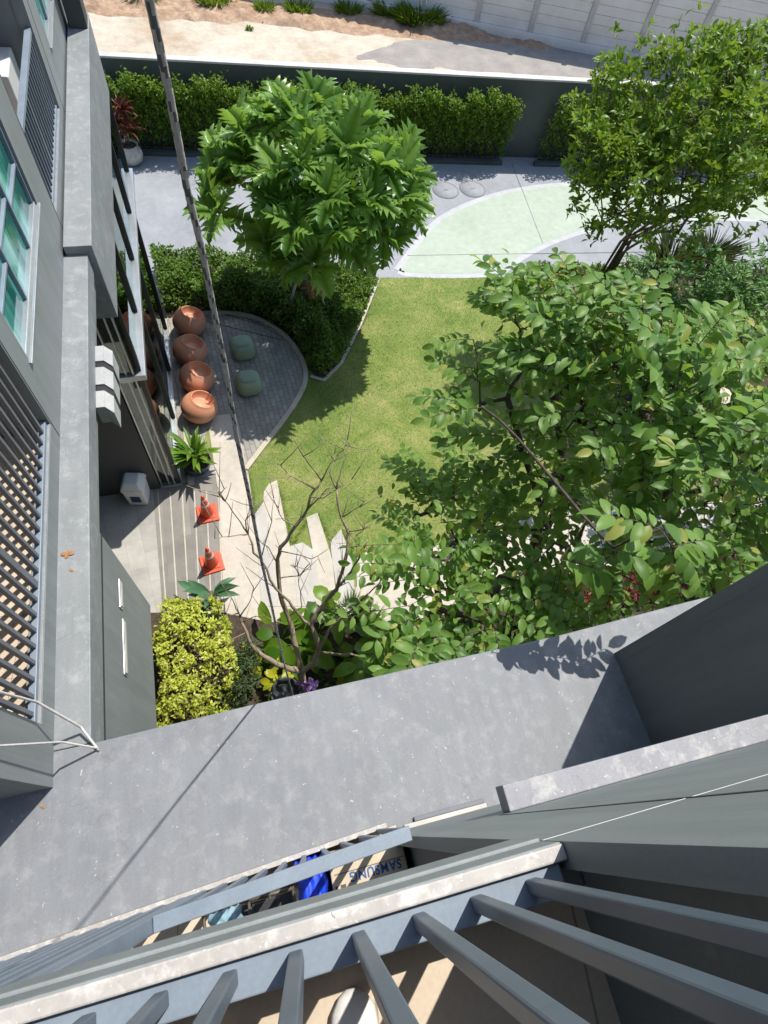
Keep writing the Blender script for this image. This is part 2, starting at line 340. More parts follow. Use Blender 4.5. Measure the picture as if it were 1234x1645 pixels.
def lawn_mat():
    m,N,L,b=new_mat('mown lawn'); co=coords(N)
    c=ramp(N,L,noise(N,L,co,0.9,7,0.7),[(0.30,(0.13,0.205,0.04)),(0.46,(0.195,0.265,0.06)),(0.60,(0.275,0.305,0.10)),(0.75,(0.41,0.365,0.19))])
    c=mix(N,L,0.55,c,ramp(N,L,noise(N,L,co,0.45,6,0.7),[(0.32,(0.36,0.40,0.36)),(0.66,(0.66,0.62,0.58))]),'OVERLAY')
    c=mix(N,L,0.75,c,ramp(N,L,noise(N,L,co,30,4,0.75),[(0.28,(0.24,0.28,0.24)),(0.7,(0.72,0.70,0.66))]),'OVERLAY')
    L.new(c,b.inputs['Base Color']); b.inputs['Roughness'].default_value=0.9
    bump(N,L,noise(N,L,co,110,3,0.7),1.0,0.02,b); return m
M['lawn']=lawn_mat()
# foliage
M['blade']=leaf_mat('grass blade',(0.13,0.21,0.035),(0.23,0.295,0.07),(0.38,0.34,0.15),0.3,0.6)
M['bread']=leaf_mat('breadfruit leaf',(0.07,0.17,0.028),(0.21,0.37,0.08),None,0.40,0.34,None,0.45)
M['banaba']=leaf_mat('large oval leaf',(0.075,0.175,0.034),(0.19,0.33,0.07),(0.40,0.40,0.10),0.44,0.42)
M['fineleaf']=leaf_mat('small whorled leaf',(0.075,0.16,0.015),(0.18,0.29,0.035),(0.26,0.32,0.06),0.38,0.38)
M['pinnate']=leaf_mat('glossy leaflet',(0.05,0.14,0.025),(0.12,0.25,0.045),None,0.32,0.36)
M['darkbush']=leaf_mat('dark shrub leaf',(0.03,0.08,0.015),(0.075,0.15,0.028),(0.14,0.19,0.035),0.28,0.4)
M['hedge']=leaf_mat('hedge leaf',(0.07,0.16,0.015),(0.17,0.28,0.03),(0.24,0.34,0.05),0.40,0.42)
M['bed']=leaf_mat('bed shrub leaf',(0.055,0.125,0.014),(0.13,0.225,0.03),None,0.32,0.42)
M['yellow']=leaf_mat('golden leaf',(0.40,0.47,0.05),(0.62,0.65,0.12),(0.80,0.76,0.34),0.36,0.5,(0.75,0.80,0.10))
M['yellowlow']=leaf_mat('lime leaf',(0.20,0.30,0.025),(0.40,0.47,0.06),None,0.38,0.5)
M['philo']=leaf_mat('broad garden leaf',(0.05,0.13,0.012),(0.14,0.25,0.022),(0.46,0.46,0.04),0.36,0.36)
M['croton']=leaf_mat('yellow splashed leaf',(0.12,0.20,0.015),(0.50,0.48,0.03),None,0.35,0.38)
M['agave']=leaf_mat('bluish broad blade',(0.06,0.15,0.07),(0.09,0.20,0.10),None,0.15,0.4)
M['lance']=leaf_mat('lance leaf',(0.08,0.18,0.02),(0.17,0.29,0.04),None,0.3,0.35)
M['redleaf']=leaf_mat('crimson leaf',(0.10,0.022,0.018),(0.20,0.055,0.035),(0.28,0.12,0.08),0.25,0.5)
M['maroon']=leaf_mat('maroon blade',(0.10,0.02,0.022),(0.22,0.07,0.05),None,0.25,0.4)
M['greyshrub']=leaf_mat('grey green fine leaf',(0.05,0.085,0.035),(0.10,0.145,0.06),None,0.25,0.5)
M['weed']=leaf_mat('wild grass',(0.07,0.16,0.012),(0.17,0.28,0.03),(0.30,0.28,0.08),0.3,0.5)
M['deadleaf']=leaf_mat('dry orange leaf',(0.34,0.16,0.07),(0.45,0.24,0.11),None,0.2,0.6)
M['paleleaf']=leaf_mat('pale dry leaf',(0.60,0.52,0.40),(0.72,0.64,0.52),None,0.2,0.7)
M['fruit']=leaf_mat('seed cluster',(0.25,0.27,0.07),(0.38,0.36,0.13),None,0.1,0.6)

# ------------------------------------------------------------------ foliage tools
T_DIAMOND=(np.array([[0,0,0],[.5,.45,.10],[0,1,-.06],[-.5,.45,.10]]),[(0,1,2),(0,2,3)])
T_LEAF=(np.array([[0,0,0],[-.36,.20,.07],[0,.20,0],[.36,.20,.05],[-.5,.5,.10],[0,.5,-.01],[.5,.5,.06],[-.34,.8,-.01],[0,.8,-.08],[.34,.8,-.05],[0,1,-.20]]),
  [(0,2,1),(0,3,2),(1,2,5,4),(2,3,6,5),(4,5,8,7),(5,6,9,8),(7,8,10),(8,9,10)])
T_BLADE=(np.array([[-.35,0,0],[.35,0,0],[-.5,.35,.03],[0,.35,-.04],[.5,.35,.03],[-.4,.7,-.08],[0,.7,-.13],[.4,.7,-.08],[0,1,-.30]]),
  [(0,1,3),(0,3,2),(1,4,3),(2,3,6,5),(3,4,7,6),(5,6,8),(6,7,8)])
def lobed():
    """a broad leaf cut into forward pointing finger lobes"""
    v=[]; f=[]; n=5; zc=lambda t:-0.26*t*t
    for i in range(n+1): v.append((0,0.05+0.80*i/n,zc(i/n)))
    v.append((0,1.0,-0.34)); rib=list(range(n+2))
    W_=(.30,.44,.50,.44,.32)
    for sgn in (-1,1):
        for i in range(n):
            t0=0.05+0.80*i/n; z0=zc(i/n); w=W_[i]; k=len(v)
            v+= [(sgn*w*.50,t0+.05,z0+.05),(sgn*w,t0+.30,z0-.07),(sgn*w*.50,t0+.23,z0+.02)]
            f+= [(rib[i],k,rib[i+1]),(k,k+2,rib[i+1]),(k,k+1,k+2)]
        k=len(v); v.append((sgn*.10,.90,-.26)); f.append((rib[n],k,rib[n+1])); f.append((rib[n],k-1,k))
    return np.array(v,float),f
T_LOBED=lobed()
def unit(a): return a/np.maximum(np.linalg.norm(a,axis=-1,keepdims=True),1e-9)
def leaf_geo(pos, dirv, nrm, Ln, Wd, tmpl):
    tv,tf=tmpl; pos=np.asarray(pos,float); n=len(pos)
    d=unit(np.asarray(dirv,float)); s=unit(np.cross(d,np.asarray(nrm,float))); u=np.cross(s,d)
    Ln=np.broadcast_to(np.asarray(Ln,float),(n,)); Wd=np.broadcast_to(np.asarray(Wd,float),(n,))
    v=pos[:,None,:]+s[:,None,:]*(tv[None,:,0,None]*Wd[:,None,None])+d[:,None,:]*(tv[None,:,1,None]*Ln[:,None,None])+u[:,None,:]*(tv[None,:,2,None]*Ln[:,None,None])
    return v.reshape(-1,3), n, len(tv), tf
def leaf_obj(name, parts, mats, parent=None, org=(0,0,0)):
    """parts: list of (geo tuple, material index) -> ONE mesh"""
    V=[];li=[];ls=[];mi=[];off=0
    for (v,n,k,tf),m in parts:
        V.append(v); base=off+np.arange(n)*k
        for f in tf:
            li.append((base[:,None]+np.array(f)[None,:]).ravel()); ls.append(np.full(n,len(f))); mi.append(np.full(n,m))
        off+=len(v)
    V=np.concatenate(V)-np.array(org)[None,:]; li=np.concatenate(li); ls=np.concatenate(ls); mi=np.concatenate(mi)
    me=bpy.data.meshes.new(name); me.vertices.add(len(V)); me.vertices.foreach_set('co',V.astype(np.float32).ravel())
    me.loops.add(len(li)); me.loops.foreach_set('vertex_index',li.astype(np.int32))
    me.polygons.add(len(ls)); st=np.concatenate([[0],np.cumsum(ls)[:-1]]).astype(np.int32)
    me.polygons.foreach_set('loop_start',st); me.polygons.foreach_set('loop_total',ls.astype(np.int32))
    for x in (mats if isinstance(mats,(list,tuple)) else [mats]): me.materials.append(x)
    me.polygons.foreach_set('material_index',mi.astype(np.int32)); me.polygons.foreach_set('use_smooth',np.ones(len(ls),bool))
    me.update(calc_edges=True); me.validate()
    return link(name,me,parent,org)
def rnd_unit(n): return unit(RNG.normal(size=(n,3)))
def in_blob(n, c, r):
    p=rnd_unit(n)*(RNG.random((n,1))**0.4); return np.array(c)[None,:]+p*np.array(r if hasattr(r,'__len__') else (r,r,r))[None,:]
def clumpy(pts, amp=0.25, k=40, R=0.35):
    """pull points towards random clump centres so gaps open in the foliage"""
    c=pts[RNG.choice(len(pts),min(k,len(pts)),replace=False)]
    d=np.linalg.norm(pts[:,None,:]-c[None,:,:],axis=2); j=d.argmin(1)
    w=np.clip(1-d[np.arange(len(pts)),j]/R,0,1)[:,None]
    return pts+(c[j]-pts)*amp*(0.4+w)
def grow(base, targets, r_tip=0.004, expo=0.45, stem=None, wob=0.06, bias=0.6):
    """a branch skeleton reaching every target; returns tube chains"""
    nodes=[np.array(base,float)]; par=[-1]
    for p in (stem or []): par.append(len(nodes)-1); nodes.append(np.array(p,float))
    T=[np.array(t,float) for t in targets]; T.sort(key=lambda t: np.linalg.norm(t-nodes[-1]))
    leafs=[]
    for t in T:
        A=np.array(nodes); dd=np.linalg.norm(A-t,axis=1)+bias*np.clip(A[:,2]-t[2]+0.1,0,None)+0.12*np.linalg.norm(A-nodes[0],axis=1)*0
        i=int(dd.argmin()); a=nodes[i]; L_=np.linalg.norm(t-a); k=max(2,min(6,int(L_/0.22)))
        prev=i; mid=(a+t)/2+np.array([0,0,0.10*L_])*np.sign(0.5)+RNG.normal(size=3)*wob*L_
        for s in range(1,k+1):
            q=s/k; p=(1-q)**2*a+2*q*(1-q)*mid+q*q*t+RNG.normal(size=3)*wob*0.12*L_*(s<k)
            par.append(prev); nodes.append(p); prev=len(nodes)-1
        leafs.append(prev)
    cnt=np.zeros(len(nodes)); 
    for l in leafs:
        j=l
        while j>=0: cnt[j]+=1; j=par[j]
    rad=r_tip*np.maximum(cnt,1)**expo
    kids={}
    for i,p in enumerate(par):
        if p>=0: kids.setdefault(p,[]).append(i)
    chains=[]
    def walk(i0,first):
        ch=[i0,first]; 
        while ch[-1] in kids:
            ks=sorted(kids[ch[-1]],key=lambda q:-cnt[q]); pend.extend((ch[-1],q) for q in ks[1:]); ch.append(ks[0])
        chains.append(ch)
    pend=[(0,q) for q in kids.get(0,[])]
    while pend:
        a,b=pend.pop(); walk(a,b)
    out=[]
    for ch in chains:
        rr=[rad[j] for j in ch]; rr[0]=rr[1] if ch[0]!=0 else rr[0]
        out.append(([nodes[j] for j in ch],rr))
    return out
def wood(mb, chains, n=6):
    for pts,rr in chains: mb.tube(pts,rr,n if max(rr)>0.012 else 4)
    return mb
# ------------------------------------------------------------------ ground and paving
GS=lambda pts: [G(*p)[:2] for p in pts]
g=MB(); n=60; xs=[-90+i*200/n for i in range(n+1)]
g.sheet([(-120,-60),(140,-60),(140,160),(-120,160)],0)
struct('ground',g,M['dirt'])
u=Vector((math.cos(math.radians(-5)),math.sin(math.radians(-5))))          # the driveway runs a little askew
def Lx(y0,x,x0=0): return y0+(x-x0)*math.tan(math.radians(-5))
YN,YF=12.32,17.55                                                          # near and far edge at x = 0
d=MB(); d.sheet([(-14,Lx(YN,-14)),(30,Lx(YN,30)),(30,Lx(YF+.4,30)),(-14,Lx(YF+.4,-14))],0.004)
struct('driveway',d,M['drive'])
go=smooth_poly([G(640,440)[:2],G(650,425)[:2],G(672,395)[:2],G(705,355)[:2],G(770,323)[:2],G(850,303)[:2],G(950,296)[:2],G(1060,294)[:2],G(1234,298)[:2],G(1420,320)[:2],
   G(1420,372)[:2],G(1234,352)[:2],G(1130,348)[:2],G(1050,352)[:2],G(960,362)[:2],G(900,380)[:2],G(850,402)[:2],G(815,425)[:2],G(800,440)[:2]],2)
b=MB(); b.strip(go,0.34,0.004,0.0085,closed=True); struct('court_border',b,M['border'])
b=MB(); b.sheet(go,0.0115); struct('court_paint',b,M['green'])
b=MB()
for a,c in (((822,262),(872,392)),((655,411),(850,408)),((210,412),(470,414)),((905,262),(920,300)),((850,408),(1234,402))):
    b.strip([G(*a)[:2],G(*c)[:2]],0.022,0.002,0.0135)
struct('saw_cut_joints',b,M['joint'])
b=MB(); p0=(0.2,-0.3); b.sheet([(-1.0,1.2),(13,1.2),(13,Lx(YN,13)-.005),(-1.0,Lx(YN,-1)-.005)],0.006); struct('lawn',b,M['lawn'])
# lawn stubble
lp=[]; 
poly=[G(*p)[:2] for p in ((600,446),(860,446),(960,520),(1000,640),(900,800),(640,900),(520,880),(430,770),(398,752),(500,610),(560,560))]
def inside(x,y,P_):
    r=np.zeros(x.shape,bool); n=len(P_); j=n-1
    for i in range(n):
        xi,yi=P_[i];xj,yj=P_[j]; c=((yi>y)!=(yj>y))&(x<(xj-xi)*(y-yi)/(yj-yi+1e-12)+xi); r^=c; j=i
    return r
xy=RNG.random((90000,2))*np.array([10.5,9.5])+np.array([-0.6,2.8]); xy=xy[inside(xy[:,0],xy[:,1],poly)]
n=len(xy); pos=np.c_[xy,np.full(n,0.004)]; dv=np.c_[RNG.normal(size=(n,2))*0.6,np.ones(n)]
ed_=[]
def along_px(pp,k,w):
    q=[Vector(G(*p)[:2]) for p in pp]
    for a,c in zip(q[:-1],q[1:]):
        m=int((c-a).length*k); t_=RNG.random((m,1)); ed_.append(np.array(a)[None,:]*(1-t_)+np.array(c)[None,:]*t_+RNG.normal(size=(m,2))*w)
along_px([(396,754),(420,722),(452,682),(486,632),(494,600)],500,.028); along_px([(500,610),(548,588),(582,522),(606,455)],420,.03); along_px([(398,756),(412,830),(428,800),(446,780)],420,.03); along_px([(450,790),(470,876),(494,836),(510,826),(535,875),(550,852),(574,898),(596,884),(640,880)],420,.03)
xy=np.concatenate([xy]+ed_); n=len(xy); pos=np.c_[xy,np.full(n,0.006)]; dv=np.c_[RNG.normal(size=(n,2))*0.6,np.ones(n)]
o=leaf_obj('lawn_grass',[(leaf_geo(pos,dv,rnd_unit(n),RNG.uniform(.018,.042,n),RNG.uniform(.005,.011,n),T_DIAMOND),0)],M['blade'])
tag(o,'short mown grass blades of the sunlit lawn','grass',kind='stuff')
# entry, paving strips, patio, planks, planting soil
b=MB(); b.sheet([(-3.4,1.6),(-0.5,1.6),(-0.5,6.9),(-3.4,6.9)],0.010); struct('entry_paving',b,M['entry'])
b=MB(); b.sheet(GS([(246,785),(300,775),(350,760),(352,800),(362,990),(262,985)]),0.014)
for k in range(6):
    a=252+k*19.5; c=268+k*18.0
    b.strip([G(a+2,790)[:2],G(c,985)[:2]],0.022,0.010,0.0165+0.0003*k,1)
struct('striped_paving',b,[M['darkpave'],M['linepale']])
b=MB(); b.sheet(GS([(336,690),(345,668),(386,664),(393,700),(398,752),(412,850),(432,1000),(362,1010),(352,800)]),0.018); 
b.sheet(GS([(425,955),(520,958),(600,935),(660,895),(760,852),(900,820),(1234,800),(1420,800),(1420,900),(1234,890),(1000,940),(800,985),(640,1010),(432,1010)]),0.0175)
struct('garden_path',b,M['palepath'])
pl=[([(432,778),(445,772),(470,900),(478,975),(440,975),(420,850),(424,790)],0),([(410,826),(424,806),(436,880),(448,975),(420,975)],1),([(466,878),(486,872),(512,890),(520,975),(478,975)],1),
    ([(492,832),(510,824),(534,900),(542,975),(520,975)],0),([(530,872),(548,850),(566,905),(572,975),(544,975)],1),([(572,898),(594,884),(606,920),(612,975),(574,975)],0)]
for k,(pp,mi) in enumerate(pl):
    b=MB(); b.prism(GS(pp),0.0,0.024+0.0006*k); o=b.build('paving_plank',M['palepath' if mi==0 else 'plankgrey'],bevel=0.006); o['kind']='structure'
edge=smooth_poly(GS([(268,508),(345,503),(400,506),(448,530),(478,562),(494,600),(486,632),(452,682),(420,722),(396,754)]),2,False)
pat=[Vector(e) for e in edge]+[Vector(p) for p in GS([(386,690),(378,664),(345,668),(330,700),(322,745),(292,755),(275,560)])]
b=MB(); b.sheet(pat,0.022); struct('patio',b,M['brick'])
b=MB(); b.strip(edge,0.10,0.0,0.05); struct('patio_kerb',b,M['edge'])
b=MB(); b.strip([(-1.20,6.5),(-1.20,10.75)],0.12,0.0,0.045); b.strip([(-1.0,7.9),(-1.0,10.75)],0.025,0.0,0.0245); struct('threshold_kerb',b,M['edge'])
bedpoly=[Vector(e) for e in smooth_poly(GS([(268,506),(345,501),(400,504),(450,528),(482,560),(497,596)]),2,False)]+[Vector(p) for p in GS([(520,612),(548,585),(580,520),(607,452),(560,441),(250,428)])]
b=MB(); b.sheet(bedpoly,0.026); struct('planting_soil',b,M['soil'])
b=MB(); b.strip(GS([(500,606),(520,612),(548,585),(580,520),(608,450)]),0.07,0.0,0.04); struct('bed_edging',b,M['linepale'])
b=MB(); b.sheet(GS([(360,985),(432,1000),(640,1000),(760,980),(1000,930),(1234,890),(1500,880),(1500,1400),(200,1250),(236,985)]),0.030); struct('planting_soil',b,M['soil'])
b=MB(); b.sheet(smooth_poly(GS([(830,432),(1000,428),(1500,440),(1500,800),(1234,800),(1100,780),(1000,640),(930,540),(860,500),(820,480)]),2),0.031); struct('planting_soil',b,M['soil'])
b=MB(); b.strip([(-14,Lx(YF-.15,-14)),(8.9,Lx(YF-.15,8.9))],0.14,0.0,0.12); b.strip([(10.0,Lx(YF-.15,10.0)),(30,Lx(YF-.15,30))],0.14,0.0,0.12); struct('kerb',b,M['wallfar'])
# lot beyond the wall
from mathutils import noise as MN0
ap=smooth_poly(GS([(560,92),(640,70),(720,52),(900,50),(1100,75),(1500,130),(1500,200),(1234,160),(930,128),(700,108),(590,101)]),4)
ap=[p+Vector((MN0.fractal(Vector((p.x*.7,p.y*.7,0)),.6,2.2,3),MN0.fractal(Vector((p.x*.7,p.y*.7,7)),.6,2.2,3)))*.30 for p in ap]
b=MB(); b.sheet(ap,0.004)
struct('road',b,M['asphalt'])
from mathutils import noise as MN
ln=[Vector(G(*p)) for p in ((60,-14),(180,6),(260,12),(340,16),(420,20),(500,28),(580,38),(660,44),(760,50),(860,58),(960,68),(1060,82),(1234,118),(1400,150))]
b=MB(); vs=[]; nu=320; nv=14; tot=len(ln)-1
for i in range(nu+1):
    s_=i/nu*tot; k=min(int(s_),tot-1); c=ln[k].lerp(ln[k+1],s_-k); dn=(ln[k+1]-ln[k]).normalized(); q=Vector((-dn.y,dn.x,0))
    for j in range(nv+1):
        v_=j/nv; w=v_*2-1; p=c+q*(w*.95+.25*MN.noise(Vector((s_*2.3,3.1,w))))
        h=(1-w*w)*(.03+.26*max(0,MN.fractal(p*.9,1.0,2.1,4)+.18))+.05*MN.noise(p*5)*(1-w*w)
        vs.append((p.x,p.y,max(h,-.02) if 0<j<nv else -.02))
b.add(vs,[(i*(nv+1)+j,(i+1)*(nv+1)+j,(i+1)*(nv+1)+j+1,i*(nv+1)+j+1) for i in range(nu) for j in range(nv)],0,True)
struct('earth_mounds',b,M['reddirt'])

# ------------------------------------------------------------------ far wall and fence
t=thing('boundary_wall','long dark green grey boundary wall with pale coping behind the hedge','wall',(0,Lx(YF+.32,0),0))
b=MB(); y0=YF+.25
b.prism([(-14,Lx(y0,-14)),(30,Lx(y0,30)),(30,Lx(y0+.14,30)),(-14,Lx(y0+.14,-14))],0,2.16); b.build('wall',M['wallfar'],t,t.location)
b=MB(); b.prism([(-14,Lx(y0-.02,-14)),(30,Lx(y0-.02,30)),(30,Lx(y0+.2,30)),(-14,Lx(y0+.2,-14))],2.16,2.21); b.build('coping',M['coping'],t,t.location,0.008)
A=Vector(G(560,10)[:2]); B=Vector(G(1420,178)[:2]); dF=(B-A).normalized(); nF=Vector((-dF.y,dF.x))
A=A-dF*30
t=thing('concrete_fence','tall pale fence of cast concrete panels between posts beyond the sandy lot','fence',(A.x,A.y,0))
def along(s,o=0): q=A+dF*s+nF*o; return (q.x,q.y)
Lf=62; pw=2.05; k=0
s0=0
while s0<Lf:
    b=MB()
    for r in range(8):
        za=0.30+r*0.30
        b.prism([along(s0+.09,.0+.012*(r%2)),along(s0+pw-.09,.0+.012*(r%2)),along(s0+pw-.09,.07),along(s0+.09,.07)],za,za+.288)
    b.build('panel',M['panel'],t,t.location,0.006)
    b=MB(); b.prism([along(s0-.085,-.06),along(s0+.085,-.06),along(s0+.085,.12),along(s0-.085,.12)],0,2.78); b.build('post',M['postc'],t,t.location,0.008)
    s0+=pw
b=MB(); b.prism([along(0,-.12),along(Lf,-.12),along(Lf,.14),along(0,.14)],0,.295); b.build('plinth',M['panel'],t,t.location,0.01)

# ------------------------------------------------------------------ our own building
bld=thing('apartment_building','grey apartment building with the two stacked balconies below the photographer','building',(0,-1.0,0)); BL=bld.location
b=MB()
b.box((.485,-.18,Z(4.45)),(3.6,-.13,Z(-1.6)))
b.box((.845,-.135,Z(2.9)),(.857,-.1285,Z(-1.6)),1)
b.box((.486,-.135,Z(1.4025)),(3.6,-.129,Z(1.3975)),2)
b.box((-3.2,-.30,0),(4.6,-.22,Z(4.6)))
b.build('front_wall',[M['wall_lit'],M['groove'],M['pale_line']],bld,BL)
XL=-3.2
for fl,ztop in ((0,1.28),(2.8,4.13)):
    yo=-.13 if fl==0 else -.098
    sl=0 if fl==0 else .065
    b=MB(); b.box((XL,-1.7,Z(1.5+fl)),(.5645,yo-.105,Z(1.62+fl))) if fl==0 else b.prism([(XL,-1.7),(.5645,-1.7),(.5645,-.088),(XL,-.078+(XL-.47)*sl)],Z(4.385),Z(4.30)); b.build('balcony_floor',M['tile'],bld,BL)
    if fl==0:
        b=MB()
        b.box((XL,yo-.034,Z(ztop+.012)),(.4845,yo,Z(1.40+fl))); b.box((XL,yo-.034,Z(1.411+fl)),(.4845,yo+.006,Z(1.55+fl)));
        b.box((XL,yo-.03,Z(1.396+fl)),(.4845,yo-.006,Z(1.413+fl)),1)
        b.box((XL,yo-.104,Z(1.44+fl)),(.5640,yo-.0345,Z(1.64+fl)))
        b.build('fascia',[M['wall_lit'],M['pale_line']],bld,BL,0.004)
    b=MB(); sy=(XL-.47)*sl; s0=.045 if fl else 0
    b.prism([(XL,yo-.032+sy+s0),(.4843,yo-.032+s0),(.4843,yo-.003+s0),(XL,yo-.003+sy+s0)],Z(ztop+.012 if fl==0 else 4.45),Z(ztop)); b.build('kerb',M['kerbwhite'],bld,BL,0.004)
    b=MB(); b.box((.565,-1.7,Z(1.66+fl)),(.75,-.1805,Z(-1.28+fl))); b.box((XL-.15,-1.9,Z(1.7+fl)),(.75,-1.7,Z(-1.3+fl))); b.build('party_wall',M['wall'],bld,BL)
    b=MB(); b.box((XL-.15,-1.7,Z(-1.29+fl)),(.75,-.2,Z(-1.1+fl))) if fl==0 else b.box((XL,-1.69,Z(1.66)),(.564,-.21,Z(1.72))); b.build('ceiling',M['white'],bld,BL)
b=MB(); b.box((.90,-.1295,Z(3.02)),(3.6,-.015,Z(2.9))); b.build('ledge',M['speckle'],bld,BL,0.006)
b=MB(); b.box((.62,-.129,Z(4.38)),(1.20,-.10,Z(4.33)),0); b.box((.70,-.0995,Z(4.40)),(1.2,-.07,Z(4.37)),1); b.build('flashing_strip',[M['coping'],M['barfar']],bld,BL,0.004)
cano=thing('concrete_canopy','wide flat grey painted concrete canopy splashed with white specks','canopy',(1,.4,Z(4.4)))
fe=[P(165,1190,4.4),P(400,1133,4.4),P(640,1078,4.4),P(900,1020,4.4),P(1110,965,4.4)]; fe=[Vector((p.x,p.y)) for p in fe]
fe=[Vector((-3.0,fe[0].y-.0)),Vector((-1.322,fe[0].y))]+fe[1:]+[Vector((5.0,fe[-1].y+.03))]
b=MB(); b.prism(fe+[Vector((5.0,-.19)),Vector((-3.0,-.34))],Z(4.72),Z(4.4)); b.build('slab',M['canopy'],cano,cano.location,0.012)
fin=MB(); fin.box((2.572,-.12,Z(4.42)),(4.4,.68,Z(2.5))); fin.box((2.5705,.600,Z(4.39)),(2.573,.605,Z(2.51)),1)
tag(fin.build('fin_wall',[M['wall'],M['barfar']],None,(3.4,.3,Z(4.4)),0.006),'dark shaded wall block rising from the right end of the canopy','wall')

# ------------------------------------------------------------------ railings (own and lower balcony)
def railing_x(label,xs_bars,y0_,zb,zt,x0,x1,tall=None,rw=.045,matr='rail',matb='bar',bw=.030,handz=None,hx0=None,post=None,bottom=True,sl=0):
    y=y0_
    t=thing('balcony_railing',label,'railing',((x0+x1)/2,y,zb)); L=t.location
    if bottom:
        b=MB(); b.box((x0,y-.036,zb-.05),(x1,y+.022,zb)); b.build('bottom_rail',M[matr],t,L,0.003)
    if handz:
        b=MB(); hx=hx0 if hx0 is not None else x0; k=sl*(hx-.47); b.prism([(hx,y-.050+k),(x1,y-.050),(x1,y+.012),(hx,y+.012+k)],handz-.045,handz); b.build('handrail',M[matr],t,L,0.004)
    if post:
        b=MB(); k=sl*(post[0]-.47); b.box((post[0]-.05,y-.052+k,zb),(post[0],y+.008+k,post[1])); b.build('post',M[matr],t,L,0.004)
    for x in xs_bars:
        top=zt if not handz or (tall and x<tall) else handz-.046
        if tall and x<tall: top=zt
        k=sl*(x-.47)
        b=MB(); b.box((x-bw/2,y-bw/2-.002+k,zb+.0005),(x+bw/2,y+bw/2-.002+k,top)); b.build('bar',M[matb],t,L,0.0035)
    return t
railing_x('blue grey railing of thick vertical bars nearest the viewer at the bottom',[.405-.1145*i for i in range(13)],-.186,Z(1.30),Z(.33),XL,.47,handz=Z(.27),bw=.025)
railing_x('railing of the balcony one floor below, above the printed box',[.427-.118*i for i in range(26)],-.088,Z(4.168),Z(1.76),XL,.452,tall=-.70,handz=Z(3.0),hx0=-.67,post=(-.672,Z(1.76)),bw=.028,matb='rail',bottom=False,sl=.065)

# ------------------------------------------------------------------ left wing
wing=thing('apartment_wing','grey apartment wing on the left with glazed lobby below its ledge','building',(-2.2,5.5,0)); WL=wing.location
XF=-1.553
b=MB(); b.box((XF-.05,fe[1].y+.002,Z(4.62)),(-1.322,5.768,Z(4.4))); b.build('ledge',M['ledge'],wing,WL,0.008)
b=MB(); b.box((-1.53,5.77,Z(5.27)),(-1.254,10.62,Z(4.30))); b.build('beam',M['ledge'],wing,WL,0.008)
b=MB(); b.box((-1.50,10.25,Z(4.31)),(-1.27,10.58,Z(.6))); b.build('pier',M['wall_dark'],wing,WL,0.006)  # shade of the side turned from the sun is in the colour
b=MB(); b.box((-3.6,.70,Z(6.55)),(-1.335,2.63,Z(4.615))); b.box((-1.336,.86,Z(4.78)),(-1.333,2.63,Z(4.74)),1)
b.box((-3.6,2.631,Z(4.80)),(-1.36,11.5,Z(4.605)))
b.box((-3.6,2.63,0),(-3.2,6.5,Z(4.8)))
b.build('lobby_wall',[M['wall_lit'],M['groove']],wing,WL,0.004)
b=MB(); b.box((-3.4,6.52,0),(-1.78,6.64,Z(4.8))); b.build('recess_wall',M['wall_dark'],wing,WL)  # dark colour stands in for the shade on this sunless face
b=MB(); b.box((-3.5,.72,0),(-2.25,2.6,Z(6.56))); b.build('lobby_interior',M['inside'],wing,WL)
b=MB(); b.box((-2.09,.75,.02),(-2.075,2.60,Z(6.55))); f=b.build('lobby_window',M['glass_clear'],wing,WL)
b=MB()
for y in (.74,1.37,2.0,2.60): b.box((-2.11,y-.02,0.0),(-2.06,y+.02,Z(6.551)))
b.build('frame',M['mullion'],f,WL)
